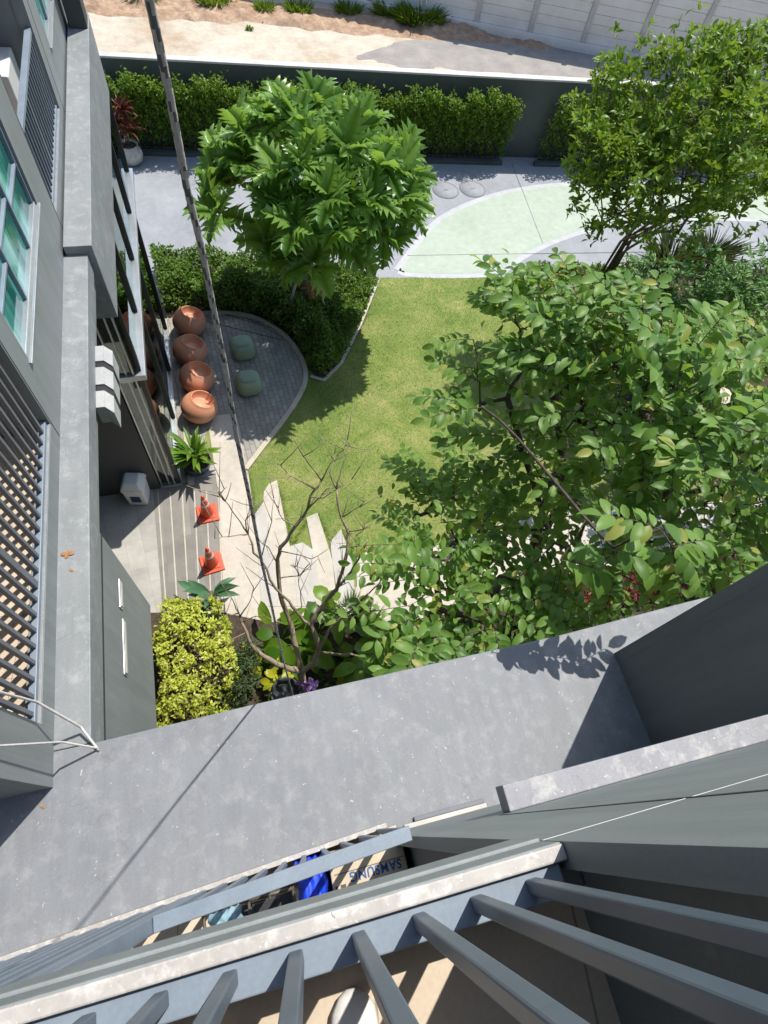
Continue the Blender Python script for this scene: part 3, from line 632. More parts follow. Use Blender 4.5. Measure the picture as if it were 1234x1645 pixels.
# storeys of the wing facade (shown storey, and the one above it)
for fl in (0,-2.8):
    zt=Z(1.62+fl); zl=Z(4.40+fl) if fl==0 else Z(4.42+fl)
    b=MB()
    def wallbox(y0,y1,a,c,th=.12): b.box((XF-th,y0,Z(c+fl)),(XF,y1,Z(a+fl)))
    b.box((-3.2,.634,Z(4.42+fl)),(XF,.78,zt)); wallbox(.7805,1.0,1.62,4.42)
    wallbox(1.0005,3.42,4.19,4.43,.10); wallbox(3.4205,3.70,1.62,4.42); wallbox(3.7005,5.62,3.73,4.42); wallbox(3.7005,5.62,1.62,2.0)
    wallbox(5.6205,6.15,1.62,4.42); wallbox(6.1505,8.08,4.19,4.43,.10); wallbox(8.0805,8.74,1.62,4.42); wallbox(8.7405,9.86,3.84,4.42); wallbox(8.7405,9.86,1.62,2.0); wallbox(9.8605,10.62,1.62,4.42)
    b.box((-3.2,10.5,Z(4.42+fl)),(XF-.121,10.62,zt)); b.box((-3.25,.634,Z(4.42+fl)),(-3.1,10.6,zt))
    b.box((-3.2,3.43,Z(4.42+fl)),(XF-.121,3.55,zt)); b.box((-3.2,6.03,Z(4.42+fl)),(XF-.121,6.14,zt)); b.box((-3.2,8.09,Z(4.42+fl)),(XF-.121,8.2,zt))
    b.box((-3.2,.634,Z(1.60+fl)),(XF+.002,10.62,Z(1.46+fl)))
    for y in (3.44,6.13,8.30): b.box((XF-.003,y-.004,zl+.02),(XF+.0025,y+.004,zt),1)
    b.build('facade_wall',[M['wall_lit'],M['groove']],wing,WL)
    for y0,y1 in ((1.0,3.42),(6.15,8.08)):
        b=MB(); b.box((-3.1,y0,Z(4.42+fl)),(XF-.101,y1,Z(4.30+fl))); b.build('balcony_floor',M['tile'],wing,WL)
        b=MB(); b.box((XF-.10,y0+.002,Z(4.189+fl)),(XF-.004,y1-.002,Z(4.178+fl))); b.build('kerb',M['ledge'],wing,WL,0.004)
        b=MB(); b.box((-2.75,y0,Z(4.30+fl)),(-2.70,y1,Z(1.65+fl))); b.build('balcony_door',M['glass'],wing,WL)
    for y0,y1,sill,cm in ((3.70,5.62,3.73,'curtain'),(8.74,9.86,3.84,'cream')):
        f=MB(); za,zb=Z(sill+fl),Z(2.0+fl); n=3 if y1-y0>1.5 else 2
        f.box((XF-.10,y0,za),(XF-.012,y1,za+.035)); f.box((XF-.10,y0,zb-.04),(XF-.012,y1,zb))
        for i in range(n+1):
            y=y0+(y1-y0)*i/n; yy=min(max(y,y0+.02),y1-.02); f.box((XF-.075,yy-.014,za+.0355),(XF-.022,yy+.014,zb-.0405),1)
        for i in range(n):
            a,c=y0+(y1-y0)*i/n,y0+(y1-y0)*(i+1)/n; zz=za+.38+.10*(i%2); f.box((XF-.072,a+.021,zz),(XF-.026,c-.021,zz+.026),1)
        fo=f.build('window',[M['silver'],M['rail']],wing,WL,0.003)
        g=MB(); g.box((XF-.06,y0+.02,za+.02),(XF-.052,y1-.02,zb-.02)); g.build('pane',M['tealglass'],fo,WL)
        g=MB(); g.box((XF-.005,y0-.03,za-.03),(XF+.022,y1+.03,za-.004)); g.build('sill',M['silver'],fo,WL,0.003)
        g=MB(); k=26; w=(y1-y0)
        for (ya,yb) in ((y0+.05,y0+w*.42),(y0+w*.62,y1-.05)):
            pts=[(XF-.20+.02*math.sin(i*1.9),ya+(yb-ya)*i/k) for i in range(k+1)]
            for i in range(k): g.add([(*pts[i],za),(*pts[i+1],za),(*pts[i+1],zb),(*pts[i],zb)],[(0,1,2,3)],0,True)
        g.build('curtain',M[cm],fo,WL)
        g=MB(); g.box((XF-.6,y0-.1,za-.1),(XF-.5,y1+.1,zb+.1)); g.box((XF-.5,y0-.1,za-.1),(XF-.121,y1+.1,za-.02)); g.build('room_wall',M['teal'],wing,WL)
# glazed lobby
gy0,gy1=6.56,10.80; XG=-1.43
b=MB(); b.box((XG-.012,gy0+.02,.06),(XG,gy1-.02,Z(4.8))); b.box((XG-.012,gy1+.02,Z(7.1)),(XG,11.6,Z(5.2))); b.box((-1.76,gy0-.012,.06),(XG-.03,gy0,Z(4.8))); gl=b.build('lobby_glass',M['glass_clear'],wing,WL)
for y in (gy0+.03,8.20,9.50,gy1-.03):
    b=MB(); b.box((XG-.09,y-.035,.05),(XG+.045,y+.035,Z(7.21))); b.build('mullion',M['mullion'],gl,WL,0.004)
for y in (6.64,7.88,9.12,10.36,11.58):
    b=MB(); b.box((XG-.09,y-.035,Z(7.08)),(XG+.045,y+.035,Z(5.0))); b.build('mullion',M['mullion'],gl,WL,0.004)
b=MB(); b.box((XG-.10,gy0-.05,Z(7.20)),(XG+.10,11.66,Z(7.09))); b.box((-1.78,gy0-.06,Z(7.21)),(XG-.101,gy0+.05,Z(7.085))); b.build('transom',M['silver'],gl,WL,0.006)
b=MB(); b.box((-1.78,gy0-.05,0),(XG+.05,gy0+.04,.055)); b.box((XG-.06,gy0+.041,0),(XG+.05,gy1,.05)); b.build('sill',M['silver'],gl,WL,0.006)
b=MB()
for x in (-1.74,-1.60,-1.50): b.box((x-.012,gy0-.03,.06),(x+.012,gy0+.01,Z(4.8)))
b.build('return_frame',M['silver'],gl,WL,0.003)
b=MB(); b.box((-3.5,6.66,0),(-3.2,11.6,Z(4.8))); b.box((-3.2,11.5,0),(-1.5,11.6,Z(7.2))); b.box((-3.2,6.65,.0),(-1.5,11.5,.012)); b.box((-3.2,6.66,Z(7.25)),(-2.0,11.5,Z(7.05)))
b.build('lobby_interior',M['inside'],wing,WL)
# wing railings (bars run along y)
def railing_y(label,y0,y1,zb,zt,x,matb='barfar'):
    t=thing('balcony_railing',label,'railing',(x,(y0+y1)/2,zb)); L=t.location
    b=MB(); b.box((x-.022,y0+.01,zb-.0),(x+.024,y1-.01,zb+.042)); b.build('bottom_rail',M['rail'],t,L,0.003)
    b=MB(); b.box((x-.03,y0+.005,zt),(x+.03,y1-.005,zt+.045)); b.build('handrail',M['rail'],t,L,0.003)
    n=int((y1-y0)/.112)
    for i in range(n):
        y=y0+.06+i*.112; w=.03 if i!=n//2-2 else .055
        b=MB(); b.box((x-.015,y-w/2,zb+.0425),(x+.017,y+w/2,zt-.0005)); b.build('bar',M[matb],t,L,0.003)
    return t
railing_y('grey railing of slanting bars before the tiled floor at left middle',1.0,3.42,Z(4.176),Z(3.05),XF-.045)
railing_y('dense dark railing before the washing machine at upper left',6.15,8.08,Z(4.176),Z(3.43),XF-.045,'bar')
# ------------------------------------------------------------------ terracotta ball chairs
def ball_chair(loc,rz,label):
    t=thing('ball_chair',label,'chair',loc,rz,'terracotta ball chairs on the patio')
    R=.36; tilt=Matrix.Rotation(math.radians(24),3,'Y')
    a0=math.radians(42)                                             # rim angle from the tilted pole
    prof=[]; 
    for i in range(15):
        a=math.pi-(math.pi-a0)*i/14; prof.append((R*math.sin(a)*1.02,R*math.cos(a)))
    rr,rz_=R*math.sin(a0)*1.02,R*math.cos(a0)
    prof+=[(rr*.985,rz_+.012),(rr*.95,rz_+.012),(rr*.92,rz_)]
    b=MB(); b.lathe(prof,(0,0,0),32,0,tilt)
    b.v=[(x,y,max(z*.86+.29,0.0)) for x,y,z in b.v]; b.build('shell',M['terra'],t)
    pr=[(rr*.921,rz_-.001),(rr*.86,rz_-.07),(rr*.74,rz_-.14),(rr*.66,rz_-.165),(rr*.60,rz_-.15),(rr*.40,rz_-.135),(.001,rz_-.13)]
    b=MB(); b.lathe(pr,(0,0,0),32,0,tilt); b.v=[(x,y,max(z*.86+.29,0.0)) for x,y,z in b.v]; b.build('seat',M['terra'],t)
    return t
for (px,py,rz,lb) in ((308,541,.35,'terracotta ball chair nearest the dark shrub bed, first of the row'),(309,587,.30,'terracotta ball chair second from the shrub bed, level with the farther green stool'),
    (320,630,.25,'terracotta ball chair third from the shrub bed, level with the nearer green stool'),(324,677,.2,'terracotta ball chair nearest the potted plant, most sunlit of the row')):
    p=G(px,py-8); ball_chair((p.x,p.y,.024),rz,lb)
def sgnpow(v,e): return math.copysign(abs(v)**e,v)
def stool(loc,rz,label):
    t=thing('stool',label,'stool',loc,rz,'green stools on the patio'); b=MB(); nu,nv=28,14
    vs=[]
    for i in range(nv+1):
        ph=-math.pi/2+math.pi*i/nv
        for j in range(nu):
            th=2*math.pi*j/nu; c=sgnpow(math.cos(ph),.55)
            x,y,z=.275*c*sgnpow(math.cos(th),.62),.275*c*sgnpow(math.sin(th),.62),.21*sgnpow(math.sin(ph),.6)+.21
            k=1-.12*max(0,(z-.21)/.21); vs.append((x*k,y*k,z))
    b.add(vs,[(i*nu+j,i*nu+(j+1)%nu,(i+1)*nu+(j+1)%nu,(i+1)*nu+j) for i in range(nv) for j in range(nu)],0,True); b.build('body',M['sage'],t)
    pr=[(.165,.4195),(.16,.4225),(.001,.4235)]; b=MB(); vs=[]
    for r,z in pr:
        for j in range(nu): th=2*math.pi*j/nu; vs.append((r*sgnpow(math.cos(th),.6),r*sgnpow(math.sin(th),.6),z))
    b.add(vs,[(i*nu+j,i*nu+(j+1)%nu,(i+1)*nu+(j+1)%nu,(i+1)*nu+j) for i in range(2) for j in range(nu)],0,True); b.build('top_panel',M['sage'],t)
for px,py,lb in ((391,572,'green rounded cube stool nearer the dark shrub bed'),(401,628,'green rounded cube stool farther from the shrub bed, sun spots on top')):
    p=G(px,py-2); o=stool((p.x,p.y,.024),.12,lb)
# ------------------------------------------------------------------ cones
def cone(loc,rz,label):
    t=thing('traffic_cone',label,'traffic cone',loc,rz,'traffic cones on the striped paving')
    b=MB(); b.obox((0,0,0),(.40,.40,.035),0,0,.96); b.obox((0,0,.0355),(.29,.29,.02),0,0,.8); b.build('base',M['orange'],t,(0,0,0),.008)
    r=lambda z: .125-.10*(z-.05)/.62
    b=MB(); b.lathe([(r(.05),.05),(r(.30),.30),(r(.31)+.006,.31),(r(.34)+.006,.34),(r(.35),.35),(r(.50),.50),(r(.51)+.005,.51),(r(.53)+.005,.53),(r(.54),.54),(.03,.66),(.022,.685),(.012,.69),(.001,.69)],(0,0,0),24); b.build('body',M['orange'],t)
    for za,zb in ((.355,.415),(.545,.585)):
        b=MB(); b.lathe([(r(za)+.001,za),(r(za)+.004,za+.004),(r(zb)+.004,zb-.004),(r(zb)+.001,zb)],(0,0,0),24); b.build('band',M['band'],t)
p=G(334,826); cone((p.x,p.y,.015),.08,'red traffic cone standing clear on the striped paving')
p=G(341,906); cone((p.x,p.y,.015),.15,'red traffic cone half hidden by the broad bluish leaves')
# ------------------------------------------------------------------ bin
p=G(226,800); t=thing('litter_bin','white plastic litter bin with a domed lid and navy label','bin',(p.x,p.y,.011),-.18)
b=MB(); b.obox((0,0,0),(.34,.34,.50),0,0,1.12); b.build('body',M['white'],t,(0,0,0),.03)
b=MB(); b.obox((0,0,.501),(.41,.41,.07),0,0,1.0); b.obox((0,0,.5715),(.41,.41,.14),0,0,.62); b.build('lid',M['white'],t,(0,0,0),.03)
b=MB(); b.box((-.09,-.166,-.06),(.09,-.158,.16))
o=b.build('label_panel',M['navy'],t); o.location=(0,-.016,.20); o.rotation_euler=(.04,0,0)
# ------------------------------------------------------------------ potted plants
def fronds(n,r0,z0,Lmin,Lmax,lo,hi,w,tm=T_BLADE):
    a=RNG.random(n)*6.283; el=RNG.uniform(lo,hi,n); d=np.c_[np.cos(a)*np.cos(el),np.sin(a)*np.cos(el),np.sin(el)]
    pos=np.c_[np.cos(a)*r0*RNG.random(n),np.sin(a)*r0*RNG.random(n),z0+RNG.uniform(0,.18,n)]
    nr=np.c_[-np.cos(a)*np.sin(el),-np.sin(a)*np.sin(el),np.cos(el)]
    return leaf_geo(pos,d,nr+RNG.normal(size=(n,3))*.2,RNG.uniform(Lmin,Lmax,n),w*RNG.uniform(.8,1.2,n),tm)
p=G(318,752); t=thing('potted_plant','lush lance leaved plant in a dark blue glazed pot by the glass wall','plant',(p.x,p.y,.012))
b=MB(); b.lathe([(.001,0),(.20,0),(.27,.12),(.288,.24),(.30,.30),(.282,.315),(.265,.30),(.255,.255)],(0,0,0),28); b.build('pot',M['bluepot'],t)
b=MB(); b.lathe([(.256,.26),(.1,.275),(.001,.28)],(0,0,0),20); b.build('soil',M['soil'],t)
leaf_obj('foliage',[(fronds(40,.12,.36,.30,.58,.30,1.4,.105),0)],M['lance'],t)
b=MB()
for k in range(9):
    a=k*.7; b.tube([(.08*math.cos(a),.08*math.sin(a),.26),(.12*math.cos(a),.12*math.sin(a),.45),(.17*math.cos(a),.17*math.sin(a),.56)],[.009,.008,.005],5)
b.build('stem',M['pinnate'],t)
p=G(214,262); t=thing('potted_plant','maroon spiky plant in a round cream vase beside the far hedge','plant',(p.x,p.y,.006)); t.scale=(.85,.85,.85)
b=MB(); b.lathe([(.001,0),(.18,0),(.33,.12),(.38,.28),(.34,.44),(.26,.54),(.30,.60),(.28,.61),(.24,.55)],(0,0,0),28); b.build('vase',M['cream'],t)
b=MB(); b.lathe([(.245,.53),(.001,.56)],(0,0,0),20); b.build('soil',M['soil'],t)
b=MB(); 
for q in ((.02,.03,1.5),(-.09,.05,1.15),(.08,-.05,1.0)): b.tube([(0,0,.5),(q[0],q[1],.9),(q[0]*1.6,q[1]*1.6,q[2])],[.02,.016,.012],6)
b.build('stem',M['barkmid'],t)
pa=[]
for q in ((.03,.05,1.5),(-.14,.08,1.15),(.13,-.08,1.0)):
    v,n,k,f=fronds(30,.03,0,.32,.55,.0,1.4,.06); pa.append(((v+np.array(q),n,k,f),0))
leaf_obj('foliage',pa,M['maroon'],t)
p=G(345,968); t=thing('broad_leaf_plant','bluish broad bladed rosette plant beside the golden shrub','plant',(p.x,p.y,.03))
leaf_obj('foliage',[(fronds(16,.05,.25,.42,.68,.25,1.2,.15,T_LEAF),0)],M['agave'],t)
b=MB(); b.tube([(0,0,0),(.01,0,.25),(0,.02,.42)],[.06,.06,.04],8); b.build('stem',M['barkmid'],t)
# ------------------------------------------------------------------ bollard lamp, manholes
p=G(588,452); t=thing('garden_light','small black garden light at the corner of the shrub bed','light',(p.x,p.y,.02))
b=MB(); b.tube([(0,0,0),(0,0,.36)],.032,12); b.build('post',M['black'],t)
b=MB(); b.lathe([(.032,.3605),(.06,.365),(.06,.44),(.03,.455),(.001,.455)],(0,0,0),16); b.build('lamp_head',M['black'],t)
for px,py,lb in ((716,306,'round manhole cover on the driveway, left of the pair'),(759,304,'round manhole cover on the driveway, right of the pair')):
    p=G(px,py); t=thing('manhole_cover',lb,'manhole cover',(p.x,p.y,.006),0,'manhole covers on the driveway')
    b=MB(); b.lathe([(.40,0),(.40,.008),(.37,.009),(.365,.004)],(0,0,0),32); b.build('frame',M['joint'],t)
    b=MB(); b.lathe([(.364,.003),(.362,.007),(.001,.0075)],(0,0,0),32); b.build('cover',M['drive'],t)
    b=MB(); b.obox((0,0,.0078),(.13,.05,.003)); b.build('plate',M['joint'],t)
# ------------------------------------------------------------------ ropes
def rope(name,pts,r,label,patt=None,n=8,step=.018,mats=None,twist=0):
    pts=[Vector(p) for p in pts]; fine=[]
    for a,c in zip(pts[:-1],pts[1:]):
        k=max(1,int((c-a).length/step)); fine+= [a.lerp(c,i/k) for i in range(k)]
    fine.append(pts[-1])
    b=MB(); rad=[r*(1+.05*math.sin(i*2.1)) for i in range(len(fine))]
    b.tube(fine,rad,n,0,True,True,patt)
    return tag(b.build(name,mats,None,pts[-1]),label,'rope')
rp=[]
for px,py in ((240,-60),(240,0),(272,150),(300,300),(322,390),(340,480),(362,590),(380,700),(401,800),(420,900),(438,980),(455,1060),(470,1115)):
    q=P(px,py,1.0); dz=1.10/q.y; rp.append((q.x*dz,1.10,H-dz))
top=Vector(rp[0]); nxt=Vector(rp[1]); dd=(top-nxt).normalized(); rp=[tuple(top+dd*6)]+rp+[(.10,1.12,3.0),(.12,1.14,.05)]
# upper end runs up the facade; braid: dark dashes on pale fibre
rope('hanging_rope',rp,.0070,'grey and black braided rope hanging from above past the canopy edge',lambda i,j:(1 if (i//2+j)%8 in (0,4) and (i//7*7919)%5<4 or ((i//2+j)%8 in (1,5) and (i//9*104729)%3==0) else 0),8,.008,[M['ropeL'],M['ropeD']])
c0=Vector((-1.27,.80,Z(4.385)))
def PX(px,py,X): q=P(px,py,1.0); return P(px,py,X/q.x)
q1=PX(0,1112,-1.50); q2=PX(60,1128,-1.47); q3=PX(130,1168,-1.36)
rope('white_cord',[q1+(q1-q2)*3,q1,q2,q3,c0],.0085,'white cord slanting over the left railing down to the canopy corner',None,6,.02,[M['ropeW']])
q1=PX(0,1198,-1.50); q2=PX(100,1192,-1.40)
rope('white_cord',[q1+(q1-q2)*3,q1,q2,c0+Vector((0,.012,0))],.007,'white twisted cord running level to the canopy corner',None,6,.02,[M['ropeW']])
# ------------------------------------------------------------------ wall fittings on the wing
t=thing('sunshade_fins','three stepped grey boxes projecting in a row under the left ledge','wall fitting',(-1.3,4.4,Z(4.9)))
x0,xm,x1=-1.3335,-1.25,-1.165
def chev(ya,yb,k=.085): return [(x0,yb),(xm,yb),(x1,yb-k),(x1,ya-k),(xm,ya),(x0,ya)]
def chevron(name,ya,yb,zl,zu,m,bev):
    b=MB()
    for (pa,pb) in (((x0,xm,0,0)),((xm,x1,0,1))) if False else ((0,1),(1,2)):
        xs=(x0,xm,x1); ds=(0,0,.085)
        b.prism([(xs[pa],yb-ds[pa]),(xs[pb],yb-ds[pb]),(xs[pb],ya-ds[pb]),(xs[pa],ya-ds[pa])],zl,zu)
    b.build(name,m,t,t.location,bev)
ys=(4.69,4.49,4.41,4.19,4.11,3.91)
for k in range(3):
    chevron('fin_box',ys[2*k],ys[2*k+1],Z(4.86),Z(4.625),M['finlight'],.003)
    if k<2: chevron('spacer',ys[2*k+1]-.001,ys[2*k+2]+.001,Z(4.86),Z(4.64),M['black'],0)
for (ya,yb,dz,lb) in ((2.42,2.14,5.25,'short white light fitting on the wing wall'),(2.06,1.55,5.33,'long white light bar on the wing wall')):
    t=thing('wall_light',lb,'light',(-1.33,(ya+yb)/2,Z(dz)))
    b=MB(); b.box((-1.3345,yb,Z(dz+.10)),(-1.325,ya,Z(dz))); b.build('housing',M['silver'],t,t.location,.004)
    b=MB(); b.box((-1.3248,yb+.02,Z(dz+.085)),(-1.318,ya-.02,Z(dz+.03))); b.build('diffuser',M['coping'],t,t.location,.004)
# washing machine with a basin behind the upper left railing
t=thing('washing_machine','white washing machine behind the dense upper left railing','washing machine',(-2.15,7.75,Z(4.30)))
b=MB(); b.box((-2.45,7.45,Z(4.299)),(-1.82,8.05,Z(3.55))); b.build('cabinet',M['white'],t,t.location,.015)
b=MB(); b.box((-2.10,7.440,Z(3.70)),(-1.88,7.449,Z(3.64))); b.build('display',M['black'],t,t.location)
b=MB(); b.lathe([(.2,0),(.2,.03),(.15,.035),(.14,.01)],(0,0,0),28,0,Matrix.Rotation(math.pi/2,3,'X')); b.v=[(x-2.13,y+7.449,z+Z(4.0)) for x,y,z in b.v]; b.build('door',M['silver'],t,t.location)
t=thing('wash_basin','white round basin on top of the washing machine','basin',(-2.1,7.8,Z(3.549)))
b=MB(); b.lathe([(.001,0),(.13,0),(.2,.14),(.215,.145),(.2,.15),(.19,.13),(.12,.02),(.001,.02)],(0,0,0),28); b.build('bowl',M['white'],t)
# ------------------------------------------------------------------ things on the balcony below
zb=Z(4.299)
def Q(px,py,dz): return P(px,py,dz)
xa,xc=P(531,1405,3.88).x,P(652,1378,3.88).x; yb,yf=-.40,-.13; zt=Z(3.88)
t=thing('cardboard_box','beige cardboard box with blue lettering on the balcony below','box',((xa+xc)/2,-.27,zb))
b=MB(); b.box((xa,yb,zb),(xc,yf,zt)); b.build('carton',M['card'],t,t.location,.006)
b=MB(); b.box((xa+.02,-.243,zt+.0006),(xc-.01,-.239,zt+.0016)); b.box((xa+.015,-.325,zt+.0006),(xa+.03,-.295,zt+.0014)); b.box((xa+.045,-.325,zt+.0006),(xa+.075,-.295,zt+.0014)); b.build('printed_mark',M['brass'],t,t.location)
cu=bpy.data.curves.new('lettering','FONT'); cu.body='SAMSUNG'; cu.size=.098; cu.align_x='CENTER'; cu.align_y='CENTER'; cu.extrude=.0006; cu.offset=.0022; cu.space_character=1.12
tmp=bpy.data.objects.new('tmp',cu); COL.objects.link(tmp); bpy.context.view_layer.update()
me=bpy.data.meshes.new_from_object(tmp.evaluated_get(bpy.context.evaluated_depsgraph_get())); bpy.data.objects.remove(tmp); bpy.data.curves.remove(cu)
me.materials.clear(); me.materials.append(M['inkblue'])
o=bpy.data.objects.new('lettering',me); COL.objects.link(o); o.parent=t; q_=P(603,1409,3.88); o.location=Vector((q_.x+.01,q_.y+.035,zt+.001))-t.location; o.rotation_euler=(0,0,math.pi); k_=.30/max(o.dimensions.x,.05); o.scale=(k_,k_*1.12,1)
# blue bag: a folded woven sack on a stand beside the box
def cloth(x0,x1,y0,y1,zt,zb_,amp,n=26,m=10):
    b=MB(); vs=[]
    for i in range(n+1):
        for j in range(m+1):
            u_,v_=i/n,j/m; e=abs(2*u_-1)**8; f_=abs(2*v_-1)**8
            z=zt-(zt-zb_)*min(1,max(e,f_))+amp*math.sin(u_*23+v_*3)*.5+amp*math.sin(v_*9+u_*11)*.5
            vs.append((x0+(x1-x0)*u_+amp*.6*math.sin(v_*14),y0+(y1-y0)*v_+amp*.6*math.sin(u_*31),z))
    b.add(vs,[(i*(m+1)+j,(i+1)*(m+1)+j,(i+1)*(m+1)+j+1,i*(m+1)+j+1) for i in range(n) for j in range(m)],0,True); return b
a=Q(474,1430,3.86); b=cloth(a.x,xa-.005,-.42,-.12,Z(3.84),zb+.01,.012); 
tag(b.build('blue_bag',M['bluebag'],None,(a.x+.1,-.4,zb)),'bright blue crinkled plastic sack beside the cardboard box','bag')
t=thing('folding_rack','dark folded metal rack leaning beside the blue sack','rack',(-.22,-.35,zb))
b=MB()
for dy in (-.46,-.25): b.tube([(-.62,dy,zb+.02),(-.40,dy,zb+.30),(-.12,dy,zb+.36)],.012,6); b.tube([(-.62,dy,zb+.34),(-.40,dy,zb+.26),(-.14,dy,zb+.02)],.012,6)
for x,z in ((-.62,.34),(-.5,.30),(-.38,.30),(-.26,.33),(-.13,.36)): b.tube([(x,-.47,zb+z),(x,-.24,zb+z)],.009,6)
b.build('frame',M['brass'],t,t.location)
b=MB(); b.box((-.36,-.44,zb+.365),(-.20,-.27,zb+.385)); b.build('tray',M['black'],t,t.location,.006)
b=MB(); b.box((-.58,-.44,zb+.02),(-.10,-.28,zb+.11)); b.build('board',M['wall_dark'],t,t.location,.006)
b=cloth(-.60,-.42,-.42,-.26,zb+.40,zb+.30,.014,14,8); tag(b.build('pale_blue_cloth',M['cyan'],None,(-.5,-.34,zb+.3)),'pale blue cloth draped on the end of the dark rack','cloth')
b=MB(); b.box((-.10,-.47,zb),(a.x-.012,-.26,zb+.34)); b.box((-.09,-.46,zb+.341),(a.x-.02,-.27,zb+.36)); tag(b.build('brown_carton',M['card'],None,(-.05,-.4,zb),.005),'small plain brown carton between the dark rack and blue sack','box')
# dry leaves on ledge and canopy
k=0
for px,py,s,lb in ((108,890,.10,'orange star shaped dry leaf on the left ledge'),(113,917,.06,'small dry leaf nearer the canopy on the left ledge'),(67,1297,.05,'tiny orange dry leaf at the edge of the canopy shadow')):
    q=P(px,py,4.395); n=4 if k==0 else 2
    o=leaf_obj('dry_leaf',[(leaf_geo(np.tile(np.array(q),(n,1)),np.c_[np.cos(np.arange(n)*1.5),np.sin(np.arange(n)*1.5),np.full(n,.12)],np.tile([0,0,1.],(n,1)),s*.6*RNG.uniform(.6,1,n),s*.3,T_LEAF),0)],M['deadleaf'],None,q); tag(o,lb,'leaf'); k+=1
# ------------------------------------------------------------------ the photographer, only the shoes are in view
def skin_body(name,verts,edges,rad,mat,parent,org,sub=2):
    me=bpy.data.meshes.new(name); me.from_pydata([tuple(Vector(v)-Vector(org)) for v in verts],edges,[]); me.materials.append(mat)
    o=link(name,me,parent,org); sk=o.modifiers.new('skin','SKIN'); 
    for i,r in enumerate(rad):
        rr=r if hasattr(r,'__len__') else (r,r); me.skin_vertices[0].data[i].radius=rr
    me.skin_vertices[0].data[0].use_root=True
    s=o.modifiers.new('sub','SUBSURF'); s.levels=sub; s.render_levels=sub
    return o
fl=Z(1.5)
def shoe(x,y,rz,parent,org):
    b=MB(); secs=[(-.19,.028,.055),(-.16,.036,.075),(-.08,.040,.085),(0.0,.046,.062),(.05,.049,.050),(.085,.043,.042),(.107,.028,.034),(.116,.012,.022)]; vs=[]; n=14
    for (yy,w,h) in secs:
        for j in range(n):
            a=2*math.pi*j/n; xx=w*math.cos(a); zz=max(0,h*.5+h*.5*sgnpow(math.sin(a),.8)); vs.append((xx+.008*math.sin(yy*9),yy,zz))
    fs=[(i*n+j,i*n+(j+1)%n,(i+1)*n+(j+1)%n,(i+1)*n+j) for i in range(len(secs)-1) for j in range(n)]+[tuple(range(n))[::-1],tuple((len(secs)-1)*n+j for j in range(n))]
    cs,sn=math.cos(rz),math.sin(rz); b.add([(x+a*cs-q*sn,y+a*sn+q*cs,fl+.002+z) for a,q,z in vs],fs,0,True)
    for k in range(4):
        yy=-.02+k*.022; z0=.062-.008*k+.004; b.tube([(x+a*cs-yy*sn,y+a*sn+yy*cs,fl+z0-abs(a)*.25) for a in (-.03,-.015,0,.015,.03)],.004,5)
    return b.build('shoe',M['sneaker'],parent,org)
pr=thing('person','person in white shoes standing behind the nearest railing, only toes showing','person',(-.08,-.45,fl)); OR=pr.location
shoe(.022,-.405,-.08,pr,OR); shoe(-.20,-.41,.14,pr,OR)
hx,hy=-.09,-.56
V=[(hx,hy,fl+.92),(hx,hy-.01,fl+1.08),(hx,hy+.01,fl+1.28),(hx,hy+.02,fl+1.40),(hx,hy+.03,fl+1.47),(hx,hy+.06,fl+1.56),(hx,hy+.075,fl+1.66),
   (hx+.09,hy,fl+.86),(hx+.10,hy+.02,fl+.48),(.012,-.52,fl+.10),(hx-.09,hy,fl+.86),(hx-.10,hy+.02,fl+.48),(-.185,-.53,fl+.10),
   (hx+.19,hy+.03,fl+1.36),(hx+.21,hy+.17,fl+1.16),(hx+.12,hy+.30,fl+1.26),(hx-.19,hy+.03,fl+1.36),(hx-.21,hy+.17,fl+1.16),(hx-.12,hy+.30,fl+1.26)]
E_=[(0,1),(1,2),(2,3),(3,4),(4,5),(5,6),(0,7),(7,8),(8,9),(0,10),(10,11),(11,12),(3,13),(13,14),(14,15),(3,16),(16,17),(17,18)]
R_=[(.15,.11),(.13,.10),(.15,.11),(.10,.08),(.055,.055),(.075,.09),(.07,.085),.085,.058,.042,.085,.058,.042,.06,.042,.03,.06,.042,.03]
skin_body('body',V,E_,R_,M['trouser'],pr,OR)
b=MB(); b.lathe([(.088,0),(.094,.05),(.08,.10),(.045,.135),(.001,.145)],(hx,hy+.062,fl+1.62),20); b.build('hair',M['hair'],pr,OR)
